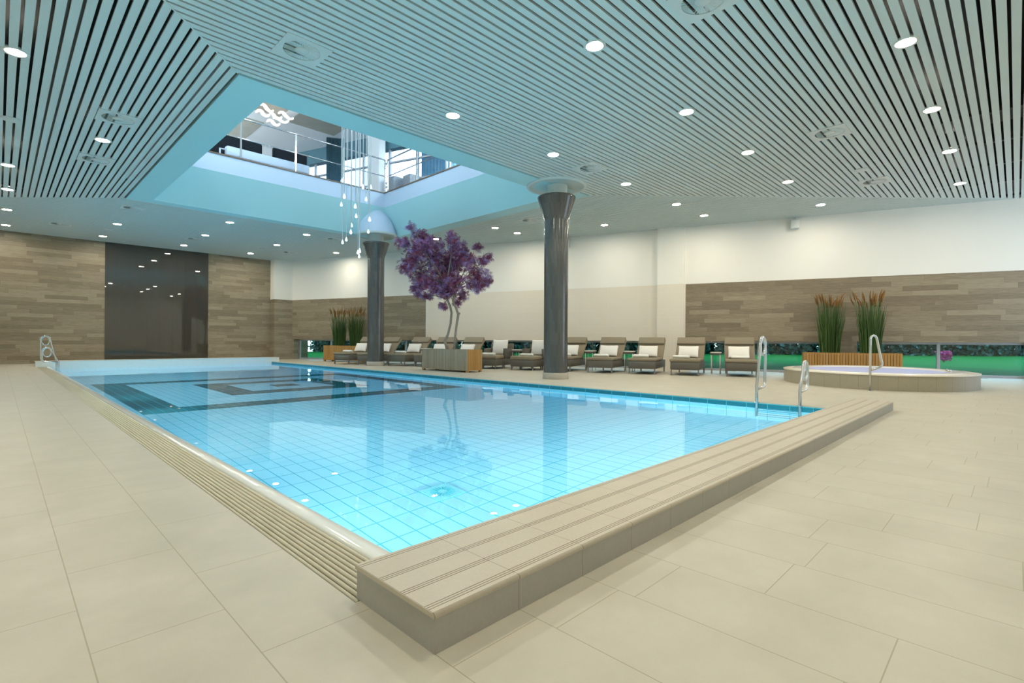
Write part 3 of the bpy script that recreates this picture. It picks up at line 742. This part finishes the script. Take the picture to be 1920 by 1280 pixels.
for (x, y), l in zip(vraw, vlab):
    o = pv if first else copy_tree(pv); first = False
    o.location = (x*.984, y*.984, ZC); tag(o, l, 'ceiling vent', 'square swirl ceiling vents')
    for ch in KIDS[o]: ch.scale = (1.08, 1.08, 1)
for (px, py, l) in ((20, 223, 'flat white disc speaker in the ceiling at the left edge of the picture'), (1615, 318, 'flat white disc speaker beside the farthest right ceiling vent'), (204, 431, 'flat white disc speaker in the ceiling before the far wooden wall'), (493, 466, 'flat white disc speaker in the ceiling near the corner pier')):
    q = unp(px, py, ZC); b = MB(); b.lathe([(0, -.03), (.12, -.03), (.15, -.01), (.15, .0)], 24); tag(b.build('ceiling_speaker', M_vent, loc=(q.x, q.y, ZC)), l, 'speaker')
v2 = copy_tree(pv); v2.location = unp(608, 243, UC); tag(v2, 'square swirl vent in the upper floor ceiling seen through the light well', 'ceiling vent')
for (y, l) in ((5.32, 'small pale box loudspeaker high on the white wall at the right'), (12.9, 'small pale box loudspeaker high on the wall beside the nearer column')):
    q = wallpt(y, .14, 4.98); t = empty('wall_loudspeaker', q, WR, l, 'loudspeaker')
    b = MB(); b.rbox(-.13, .13, -.13, .09, -.17, .13, .02); b.build('speaker_case', M_vent, t)
    b = MB(); b.box(-.03, .03, -.02, .02, .12, .2); b.build('bracket', M_vent, t)

# ------------------------------------------------------------------ drop pendants in the well
drops = [(414, 463), (437, 1065), (460, 335), (497, 1022), (513, 80), (568, 903), (580, 795), (637, 495), (652, 648), (683, 1228), (712, 1205), (704, 1290), (760, 185), (809, 380), (848, 896), (867, 703), (885, 185), (420, 78)]
PD = []
for i, (x, y) in enumerate(drops):
    px, py = 590+x/8.53, 330+y/8.53
    # a ragged cluster about 13.5 m from the camera
    dep = 14.0+1.1*math.sin(i*2.4)
    v = py-640-(px-960)*math.sin(ROLL)
    d = fwd*dep+rgt*(dep*(px-960)/955.7); PD.append((d.x, d.y, 1-v*dep/955.7))
order = sorted(range(len(PD)), key=lambda i: PD[i][2])
for rank, i in enumerate(order):
    x, y, z = PD[i]
    nm = ['lowest', 'second lowest', 'third lowest', 'fourth lowest', 'fifth lowest', 'sixth lowest', 'seventh lowest', 'eighth lowest', 'ninth lowest', 'tenth lowest', 'eighth from the top', 'seventh from the top', 'sixth from the top', 'fifth from the top', 'fourth from the top', 'third from the top', 'second highest', 'highest'][rank]
    t = empty('drop_pendant', (x, y, z), 0, 'glass drop pendant, %s of the cluster in the light well' % nm, 'pendant lamp', 'drop pendants in the light well')
    b = MB(); b.tube([(0, 0, .08), (0, 0, UC-z)], .009, 6); b.build('cord', M_cord, t)
    b = MB(); b.lathe([(0, .11), (.010, .08), (.024, .04), (.036, 0), (.031, -.025), (.017, -.038), (0, -.042)], 16); b.build('glass_drop', M_drop, t)

# ------------------------------------------------------------------ pool ladders and handrails
def arc(cx, cz, r, a0, a1, n=8, rz=None): return [(cx+r*math.cos(math.radians(a0+(a1-a0)*i/n)), cz+(rz or r)*math.sin(math.radians(a0+(a1-a0)*i/n))) for i in range(n+1)]
def pool_rail(parent, yoff, H, sgn, name='rail', ring=True):
    """side profile (u away from the water, z up); leaning post, round top, outer leg back to the post"""
    R = .115
    pts = [(0, -1.1), (0, .25)]
    top = (.16+R, H-R)
    pts += arc(top[0], top[1], R, 180, 0, 10)
    pts += [(top[0]+R, .42)] + arc(top[0]+R-.1, .34, .1, 0, -80, 5) + [(.03, .22)]
    b = MB(); b.tube([(sgn*u, yoff, z) for u, z in pts], .025, 10)
    b.build(name, M_steel, parent)
    if ring:
        b = MB(); b.tube([(sgn*u, yoff, z) for u, z in arc(top[0], H-.165, .10, 0, 360, 20, .145)[:-1]], .019, 8, closed=True); b.build('grip_ring', M_steel, parent)
t = empty('pool_ladder', (9.03, 0, 0), 0, 'stainless steel pool ladder at the right edge of the water near the coping', 'ladder')
pool_rail(t, 3.12, 1.10, 1); pool_rail(t, 2.46, .70, 1)
for i in range(5):
    b = MB(); b.box(-.05, .05, 2.47, 3.11, -.20-i*.2, -.175-i*.2); b.build('tread', M_steel, t)
for yy in (3.12, 2.46):
    b = MB(); b.lathe([(0, .002), (.04, .002), (.04, -.01), (.03, -.01)], 16, c=(0, yy)); b.build('foot_collar', M_steel, t)
t = empty('pool_ladder', (1.42, 0, 0), 0, 'stainless steel pool ladder at the far left corner of the pool', 'ladder')
pool_rail(t, 23.4, 1.10, -1); pool_rail(t, 22.6, .72, -1)
for i in range(5):
    b = MB(); b.box(-.03, .07, 22.61, 23.39, -.20-i*.2, -.175-i*.2); b.build('tread', M_steel, t)

# ------------------------------------------------------------------ whirlpool
TC = Vector((15.6, 2.6, 0)); TA, TB, TR = 2.42, 1.98, math.radians(20)
t = empty('whirlpool', TC, TR, 'oval raised whirlpool with stone riser and white shell at the right', 'whirlpool')
def ell(a, c, z, n=72): return [Vector((a*math.cos(2*PI*k/n), c*math.sin(2*PI*k/n), z)) for k in range(n)]
def loft(b, L, smooth=True):
    R = [[b.bm.verts.new(p) for p in l] for l in L]; n = len(R[0])
    for A, B in zip(R, R[1:]):
        for k in range(n): f = b.bm.faces.new([A[k], A[(k+1) % n], B[(k+1) % n], B[k]]); f.smooth = smooth
    return R
b = MB(); loft(b, [ell(TA, TB, 0), ell(TA, TB, .315)]); b.build('riser', M_tubside, t, fix=True)
b = MB(); loft(b, [ell(TA+.015, TB+.015, .315), ell(TA+.015, TB+.015, .335), ell(TA-.22, TB-.22, .338)]); b.build('stone_rim', M_ledget, t)
b = MB(); loft(b, [ell(TA-.20, TB-.20, .338), ell(TA-.24, TB-.24, .362), ell(TA-.50, TB-.46, .355), ell(TA-.62, TB-.56, .30), ell(TA-.75, TB-.68, 0.1), ell(TA-1.2, TB-1.0, .02), ell(.05, .05, .02)]); b.build('shell', M_shell, t)
k = NT('whirlpool_water'); k.set((0.55, 0.60, 0.95), 0.35, spec=0.15); M_tw = k.mat  # lilac base colour stands in for the lighting of the water
b = MB(); L = ell(TA-.56, TB-.51, .328); b.face(L); b.build('water_surface', M_tw, t)
b = MB(); b.lathe([(0, .40), (.05, .395), (.06, .36)], 16, c=(-.15, -1.5+.02)); b.build('control_knob', M_steel, t)
q = Vector((13.05, 2.16, 0))
t = empty('whirlpool_handrail', (12.97, 2.20, 0), math.radians(-12), 'bent steel handrail standing at the front of the whirlpool', 'handrail')
b = MB(); pr = [(0, 0), (0, 1.06)] + arc(.09, 1.08, .09, 180, 20, 8) + [(.31, .62)] + arc(.24, .58, .09, 20, -80, 5) + [(.02, .44)]
b.tube([(u*math.cos(-.3), u*math.sin(-.3), z) for u, z in pr], .0225, 10); b.build('rail', M_steel, t)
b = MB(); b.lathe([(0, .004), (.05, .004), (.05, 0)], 16); b.build('foot_plate', M_steel, t)

# ------------------------------------------------------------------ loungers
# local frame: +x towards the head end (out to the windows), y across, origin at the middle of the foot edge
LR = math.atan2(NRM.y, NRM.x)
def back_matrix(x, z, ang): return Matrix.Translation((x, 0, z)) @ Matrix.Rotation(-ang, 4, 'Y')
def make_lounger():
    t = empty('sun_lounger', (0, 0, 0))
    b = MB(); b.rbox(.02, 1.95, -.42, .42, .17, .415, .015, seg=1); b.build('wicker_frame', M_wick, t)
    for (x, y) in ((.05, -.39), (.05, .39), (1.9, -.39), (1.9, .39)):
        b = MB(); b.box(x-.02, x+.02, y-.02, y+.02, 0, .18); b.build('leg', M_leg, t)
    b = MB(); b.rbox(0, 1.32, -.445, .445, .415, .50, .03); b.build('seat_cushion', M_taupe, t)
    M = back_matrix(1.28, .44, math.radians(46))
    b = MB(); b.rbox(0, .86, -.42, .42, -.055, -.02, .01, M, seg=1); b.build('back_frame', M_wick, t)
    b = MB(); b.rbox(0, .88, -.445, .445, -.02, .07, .03, M); b.build('back_cushion', M_taupe, t)
    b = MB(); b.rbox(.60, .90, -.44, .44, .07, .14, .03, M); b.build('headrest', M_taupe, t)
    return t
ploung = make_lounger()
def make_pillow():
    b = MB(); b.rbox(-.30, .30, -.19, .19, -.045, .045, .03, puff=.9)
    for v in b.bm.verts:
        q = (abs(v.co.x)/.3)**3*(abs(v.co.y)/.19)**3; v.co.x *= 1+.05*q; v.co.y *= 1+.07*q
    return b.build('pillow', M_pillow)
ppil = make_pillow(); ppil.location = (0, 0, 0)
def make_towel(L=.5):
    b = MB(); pts = [(0, -L/2+i*L/6, 0) for i in range(7)]; b.tube(pts, [.052, .062, .06, .058, .06, .062, .052], 14)
    for v in b.bm.verts: v.co.z *= .8
    sp = []
    for k in range(22):
        a = k*.62; r_ = .01+.0021*k; sp.append((r_*math.cos(a), 0, r_*math.sin(a)*.8))
    for sgn in (-1, 1): b.tube([(x, sgn*(L/2+.002), z) for x, y, z in sp], .0035, 5)
    return b.build('rolled_towel', M_towel)
ptow = make_towel()
used = {'l': False, 'p': False, 't': False}
def inst(key, proto):
    if used[key]: o = copy_tree(proto)
    else: o = proto; used[key] = True
    return o
def place(foot, rz=LR, z=0, lab='', pillow=True, towel=True, ty=-.08, tx=1.0, py=.03):
    o = inst('l', ploung); o.location = (foot[0], foot[1], z); o.rotation_euler = (0, 0, rz)
    tag(o, 'taupe cushioned wicker sun lounger, '+lab, 'sun lounger', 'sun loungers facing the pool')
    R = Matrix.Translation((foot[0], foot[1], 0)) @ Matrix.Rotation(rz, 4, 'Z')
    if pillow:
        m = inst('p', ppil); ang = math.radians(62)
        P = R @ Matrix.Translation((1.26, py, .70)) @ Matrix.Rotation(-ang, 4, 'Y') @ Matrix.Rotation(PI/2, 4, 'Z') @ Matrix.Scale(1, 4)
        m.rotation_mode = 'XYZ'; m.matrix_world = P; m.location = P.to_translation(); m.rotation_euler = P.to_euler()
        tag(m, 'white pillow on the lounger '+lab, 'pillow', 'white pillows on the loungers')
    if towel:
        m = inst('t', ptow); P = R @ Matrix.Translation((tx-.10, ty, .551)); m.location = P.to_translation(); m.rotation_euler = (0, 0, rz+random.uniform(-.08, .08))
        tag(m, 'rolled towel on the lounger '+lab, 'towel', 'rolled towels on the loungers')
LG = [((10.18, 20.23), 'farthest left, in front of the slatted reed planter'), ((10.58, 18.97), 'second from the left, mostly behind the farther column'),
      ((11.13, 17.53), 'just right of the farther column'), ((11.56, 16.33), 'left behind the maple planter'), ((11.98, 15.1), 'hidden directly behind the maple planter'),
      ((13.28, 10.95), 'directly behind the nearer column'), ((13.60, 9.52), 'first right of the nearer column'), ((14.16, 8.33), 'second right of the nearer column'), ((14.56, 7.11), 'third right of the nearer column')]
for i, (f, l) in enumerate(LG): place(f, lab=l, ty=[-.05, .05, .12, .0, .1, .1, .18, .2, .2][i], tx=[.45, .9, .55, .8, .9, .9, .95, .95, .9][i])
place((15.27, 5.70), math.radians(23), lab='rightmost, left of the pool ladder', ty=0, tx=1.1)
# deep armchairs with footstools
def make_armchair(name_l, foot, rz):
    t = empty('wicker_armchair', (foot[0], foot[1], 0), rz, 'deep taupe wicker armchair, '+name_l, 'armchair', 'wicker armchairs between the loungers')
    b = MB(); b.rbox(.72, 1.55, -.47, .47, .12, .36, .015, seg=1); b.build('wicker_base', M_wick, t)
    for (x, y) in ((.75, -.44), (.75, .44), (1.5, -.44), (1.5, .44)):
        b = MB(); b.box(x-.02, x+.02, y-.02, y+.02, 0, .14); b.build('leg', M_leg, t)
    for y in (-.47, .35):
        b = MB(); b.rbox(.82, 1.55, y, y+.12, .36, .74, .015, seg=1); b.build('armrest', M_wick, t)
    b = MB(); b.rbox(1.42, 1.55, -.47, .47, .36, .92, .015, seg=1); b.build('backrest', M_wick, t)
    b = MB(); b.rbox(.74, 1.42, -.345, .345, .36, .50, .04); b.build('seat_cushion', M_taupe, t)
    s = empty('wicker_footstool', (foot[0], foot[1], 0), rz, 'square wicker footstool of the armchair '+name_l, 'footstool', 'wicker footstools')
    b = MB(); b.rbox(.02, .68, -.46, .46, .12, .36, .015, seg=1); b.build('wicker_base', M_wick, s)
    for (x, y) in ((.06, -.43), (.06, .43), (.64, -.43), (.64, .43)):
        b = MB(); b.box(x-.02, x+.02, y-.02, y+.02, 0, .14); b.build('leg', M_leg, s)
    b = MB(); b.rbox(0, .70, -.47, .47, .36, .49, .045); b.build('cushion', M_taupe, s)
    R = Matrix.Translation((foot[0], foot[1], 0)) @ Matrix.Rotation(rz, 4, 'Z')
    m = copy_tree(ppil); P = R @ Matrix.Translation((1.28, 0, .78)) @ Matrix.Rotation(-math.radians(78), 4, 'Y') @ Matrix.Rotation(PI/2, 4, 'Z') @ Matrix.Diagonal((1.0, 1.45, 1.2, 1))
    m.location = P.to_translation(); m.rotation_euler = P.to_euler(); m.scale = (1.0, 1.45, 1.2)
    tag(m, 'large upright pillow on the armchair '+name_l, 'pillow', 'large pillows on the armchairs')
    m = copy_tree(ptow); P = R @ Matrix.Translation((.45, .05, .535)); m.location = P.to_translation(); m.rotation_euler = (0, 0, rz+.05)
    tag(m, 'rolled towel on the footstool of the armchair '+name_l, 'towel', 'rolled towels on the footstools')
make_armchair('just right of the maple planter', (12.42, 13.72), LR); make_armchair('just left of the nearer column', (12.84, 12.27), LR-.12)
# side tables
def side_table(foot, l, wd=.32):
    t = empty('side_table', (foot[0], foot[1], 0), LR, 'small square side table with slim legs, '+l, 'side table', 'side tables between the loungers')
    b = MB(); b.rbox(-.2, .2, -wd/2, wd/2, .66, .70, .01, seg=1); b.build('table_top', M_table, t)
    b = MB(); b.box(-.18, .18, -wd/2+.02, wd/2-.02, .60, .66); b.build('apron', M_wick, t)
    for x in (-.17, .17):
        for y in (-wd/2+.03, wd/2-.03):
            b = MB(); b.tube([(x, y, 0), (x, y, .61)], .012, 6); b.build('leg', M_table, t)
def between(a, c, d=1.35): a = Vector((*a, 0)); c = Vector((*c, 0)); m = (a+c)/2+NRM*d; return (m.x, m.y)
side_table(between(LG[5][0], LG[6][0]), 'first right of the nearer column'); side_table(between(LG[6][0], LG[7][0]), 'second right of the nearer column')
side_table(between(LG[8][0], (15.27, 5.70), 1.45), 'beside the rightmost lounger'); side_table(between(LG[2][0], LG[3][0], 1.2), 'right of the farther column')
side_table(between((12.42, 13.72), (12.84, 12.27), 1.3), 'between the two armchairs')

# ------------------------------------------------------------------ planters
def planter(p, rz, L, Wd, H, l, mats, nsl):
    """local x along length from the corner, y depth"""
    t = empty('slatted_planter', p, rz, l, 'planter'); front, side = mats
    b = MB(); b.box(.03, L-.03, .03, Wd-.03, .07, H-.05); b.build('liner', M_trim, t)
    wS = L/nsl
    for y in (0, Wd-.02):
        b = MB()
        for i in range(nsl): b.box(i*wS+.006, (i+1)*wS-.006, y, y+.02, .06, H)
        b.box(.006, L-.006, y+.008, y+.012, H-.05, H-.01); b.build('long_side_slats', front, t)
    n2 = max(4, int(round(Wd/wS)))
    for x in (0, L-.02):
        b = MB()
        for i in range(n2): b.box(x, x+.02, .022+i*(Wd-.044)/n2+.005, .022+(i+1)*(Wd-.044)/n2-.005, .06, H)
        b.box(x+.008, x+.012, .03, Wd-.03, H-.05, H-.01); b.build('short_side_slats', side, t)
    for (x, y) in ((.05, .05), (L-.05, .05), (.05, Wd-.05), (L-.05, Wd-.05)):
        b = MB(); b.box(x-.04, x+.04, y-.04, y+.04, 0, .07); b.build('foot', side, t)
    b = MB(); b.box(.02, L-.02, .02, Wd-.02, H-.06, H-.03); b.build('gravel', M_gravel, t)
    return t
TP0 = Vector((10.36, 14.66, 0)); dT = Vector((10.50, 12.40, 0))-TP0
planter(TP0, math.atan2(dT.y, dT.x), dT.length, .68, .73, 'low slatted wooden planter holding the purple maple', (M_teakg, M_teak), 34)
q1 = wallpt(5.12, .98); planter(q1, math.atan2(T.y, T.x), 2.55, .62, .71, 'slatted teak planter with two reed clumps behind the whirlpool', (M_teak, M_teak), 34)
pl = q1
q2 = Vector((11.05, 23.75, 0)); planter(q2, math.atan2(T.y, T.x), 2.45, .62, .76, 'slatted teak planter with two reed clumps near the far corner', (M_teak, M_teak), 34)
def reeds(c, H, seed, l, wd=.36):
    rnd = random.Random(seed); t = empty('reed_clump', c, 0, l, 'ornamental reeds', 'reed clumps in the planters')
    b = MB(); hb = MB(); fb = None
    for k in range(240):
        a = rnd.uniform(0, 2*PI); r0 = .27*math.sqrt(rnd.random()); r1 = r0*1.15+rnd.uniform(.0, wd*.45)
        h = H*rnd.uniform(.55, .86); p0 = Vector((r0*math.cos(a), r0*math.sin(a), 0)); p2 = Vector((r1*math.cos(a+rnd.uniform(-.3, .3)), r1*math.sin(a), h)); p1 = p0.lerp(p2, .5)-Vector((math.cos(a), math.sin(a), 0))*.03
        b.tube([p0, p1, p2], [.009, .008, .002], 3, caps=False)
    for k in range(30):
        a = rnd.uniform(0, 2*PI); r0 = .22*math.sqrt(rnd.random()); r1 = r0*1.2+rnd.uniform(0.0, wd*.6)
        h = H*rnd.uniform(.76, .90); hl = rnd.uniform(.22, .36)
        p0 = Vector((r0*math.cos(a), r0*math.sin(a), 0)); p2 = Vector((r1*math.cos(a), r1*math.sin(a), h)); p1 = p0.lerp(p2, .55)-Vector((math.cos(a), math.sin(a), 0))*.05
        b.tube([p0, p1, p2], .005, 4, caps=False)
        d = (p2-p1).normalized(); p3 = p2+d*hl*.5+Vector((math.cos(a), math.sin(a), 0))*rnd.uniform(-.02, .04); p4 = p3+d*hl*.5+Vector((math.cos(a), math.sin(a), -.1))*rnd.uniform(0, .08)
        hb.tube([p2, p2.lerp(p3, .5), p3, p4], [.008, .019, .018, .006], 6)
    o = b.build('stalks', M_reed, t); o['kind'] = 'stuff'
    hb.build('seed_heads', M_head, t)
for q0, Ln, zz, HH, nm in ((q1, 2.55, .68, 1.85, 'the whirlpool planter'), (q2, 2.45, .73, 1.75, 'the far corner planter')):
    for fr, w_ in ((.29, 'left'), (.71, 'right')):
        c = q0+T*(Ln*fr)+NRM*.31; reeds(Vector((c.x, c.y, zz)), HH, int(fr*100)+int(HH*10), 'tall green reeds with brown seed heads in the %s half of %s' % (w_, nm))

# ------------------------------------------------------------------ purple maple
TB0 = TP0+dT*.5+Vector((.34, 0, 0)); TB0 = Vector((TB0.x, TB0.y, .70))
t = empty('purple_maple', TB0, 0, 'two-stemmed maple tree with purple leaves growing from the slatted planter', 'tree')
KM = .003656
def tp(x, y, dv=0): return rgt*((x-605)*KM)+Vector((0, 0, (1245-y)*KM))+fwd*dv
b = MB()
s1 = [tp(565, 1245), tp(552, 1200, .02), tp(540, 1165, .03), (tp(568, 1100, .05)), tp(592, 1000, .06), tp(600, 900, .05), tp(588, 840), tp(562, 780, -.02), tp(566, 680, -.05), tp(570, 560, -.08), tp(590, 430, -.05), tp(600, 330, 0)]
s2 = [tp(632, 1245, -.1), tp(636, 1150, -.1), tp(652, 1020, -.12), tp(668, 920, -.13), tp(650, 870, -.12), tp(615, 790, -.06), tp(640, 690, .05), tp(690, 600, .15), tp(760, 540, .2)]
b.tube(s1, [.055, .05, .058, .042, .04, .042, .040, .038, .034, .03, .022, .012], 10); b.tube(s2, [.045, .04, .04, .046, .038, .036, .03, .024, .016], 10)
b.tube([tp(545, 1165, .03), tp(530, 1160, .0)], [.04, .025], 8); b.tube([tp(668, 915, -.13), tp(684, 905, -.13)], [.04, .028], 8)
b.build('trunk', M_bark, t)
blobs = [(235, 120, 30), (300, 200, 75), (150, 265, 55), (225, 400, 90), (195, 485, 70), (330, 330, 90), (420, 290, 95), (440, 440, 105), (310, 560, 100), (265, 670, 55), (410, 650, 85), (530, 560, 95), (560, 400, 95), (620, 450, 95), (660, 310, 80), (605, 225, 50), (700, 380, 70), (640, 620, 80), (690, 730, 50), (520, 690, 75), (590, 720, 60), (780, 450, 70), (850, 560, 90), (840, 650, 60), (930, 600, 40), (835, 290, 38), (925, 370, 40), (895, 440, 42), (520, 835, 32), (640, 800, 36), (370, 740, 36), (290, 730, 26), (760, 640, 30)]
bb = MB(); lf = MB(); rnd = random.Random(3)
for (x, y, r_) in blobs:
    dv = rnd.uniform(-.55, .55)*(1 if r_ > 60 else .8); c = tp(x, y, dv)
    base = s1[8] if x < 560 else s2[6]
    if y > 700: base = s1[7] if x < 580 else s2[5]
    mid = base.lerp(c, .5)+Vector((rnd.uniform(-.08, .08), rnd.uniform(-.08, .08), rnd.uniform(.0, .12)))
    bb.tube([base, mid, c], [.016, .011, .004], 6)
    R = r_*KM
    for k in range(3):
        q = c+Vector((rnd.gauss(0, 1), rnd.gauss(0, 1), rnd.gauss(0, 1))).normalized()*R*.8; bb.tube([mid.lerp(c, .6), q], [.006, .002], 4, caps=False)
    n = int(72*(r_/60)**2.1)+14
    for k in range(n):
        v = Vector((rnd.gauss(0, 1), rnd.gauss(0, 1), rnd.gauss(0, 1))).normalized()*R*(rnd.random()**.5)*1.25
        p = c+Vector((v.x, v.y, v.z*.92))
        # one palmate leaf: seven slender fingers drooping from a point
        ax = (Vector((rnd.uniform(-1, 1), rnd.uniform(-1, 1), rnd.uniform(-1.1, .5)))).normalized(); sd = ax.cross(Vector((rnd.uniform(-1, 1), rnd.uniform(-1, 1), rnd.uniform(-1, 1)))).normalized()
        s = rnd.uniform(.11, .19); nn = ax.cross(sd)
        pts0 = lf.bm.verts.new(p)
        for f_ in range(7):
            a = (f_-3)*.50; d = ax*math.cos(a)+sd*math.sin(a); e2 = d.cross(nn).normalized()*s*.062; ln = s*(1-.09*abs(f_-3))
            m1 = p+d*ln*.5; q = p+d*ln+Vector((0, 0, -.012))
            lf.bm.faces.new([pts0, lf.bm.verts.new(m1+e2), lf.bm.verts.new(q), lf.bm.verts.new(m1-e2)])
bb.build('branches', M_bark, t)
o = lf.build('foliage', M_maple, t, fix=False); o['kind'] = 'stuff'

# ------------------------------------------------------------------ garden
b = MB(); a0 = wallpt(-12, -.40); a1 = wallpt(34, -.40); b.face([(a0.x, a0.y, .006), (a0.x+70, a0.y-12, .006), (a1.x+60, a1.y+60, .006), (a1.x, a1.y, .006)])
o = b.build('lawn', M_lawn, fix=False); tag(o, kind='stuff', label='green lawn outside the low windows', cat='lawn')
def bush_mesh(seed, n, W_, Hh, Dp, s):
    rnd = random.Random(seed); b = MB()
    for k in range(n):
        u = rnd.uniform(-1, 1); z = rnd.random()**.8; rr = math.sqrt(max(0, 1-u*u))
        p = Vector((u*W_, rnd.uniform(-1, 1)*Dp*rr, z*Hh*(.75+.25*rr)))
        d = Vector((rnd.gauss(0, 1), rnd.gauss(0, 1), rnd.gauss(0, 1))).normalized(); e_ = d.cross(Vector((rnd.gauss(0, 1), rnd.gauss(0, 1), rnd.gauss(0, 1)))).normalized(); q = s*rnd.uniform(.6, 1.4)
        b.face([p, p+(d+e_)*q*.5, p+d*q, p+(d-e_)*q*.5])
    return b
t = empty('garden_tree', (0, 0, 0))
o = bush_mesh(5, 6500, 2.15, 7.0, 1.6, .30).build('crown', M_hedge, t, fix=False)
b = MB(); b.tube([(0, 0, 0), (.05, 0, 1.4), (0, .05, 4.5)], [.22, .18, .08], 8); b.build('trunk', M_bark, t)
for i in range(30):
    o = t if i == 0 else copy_tree(t)
    r2 = i % 2; lat = -25+i*2.5; dep = 44+6*r2+.5*math.sin(i*2.1)
    p = fwd*dep+rgt*lat; o.location = (p.x, p.y, -.05); o.rotation_euler = (0, 0, YAW-PI/2+(PI if i % 3 == 0 else 0)); o.scale = (1, 1, 1+.12*math.sin(i*3.3))
    tag(o, 'dark leafy garden tree in the row beyond the lawn', 'tree', 'dark trees beyond the lawn')
p = unp(1768, 679, -.02) if False else (fwd*28+rgt*(28*(1770-960)/955.7))
t = empty('flowering_bush', (p.x, p.y, -.02), 0, 'small pink flowering bush on the lawn outside the right window', 'bush')
b = MB(); b.tube([(0, 0, 0), (0, 0, .25)], .04, 6); b.build('stem', M_bark, t)
bush_mesh(9, 900, .33, .52, .33, .07).build('blossoms', M_pink, t, fix=False).location = (0, 0, .12)
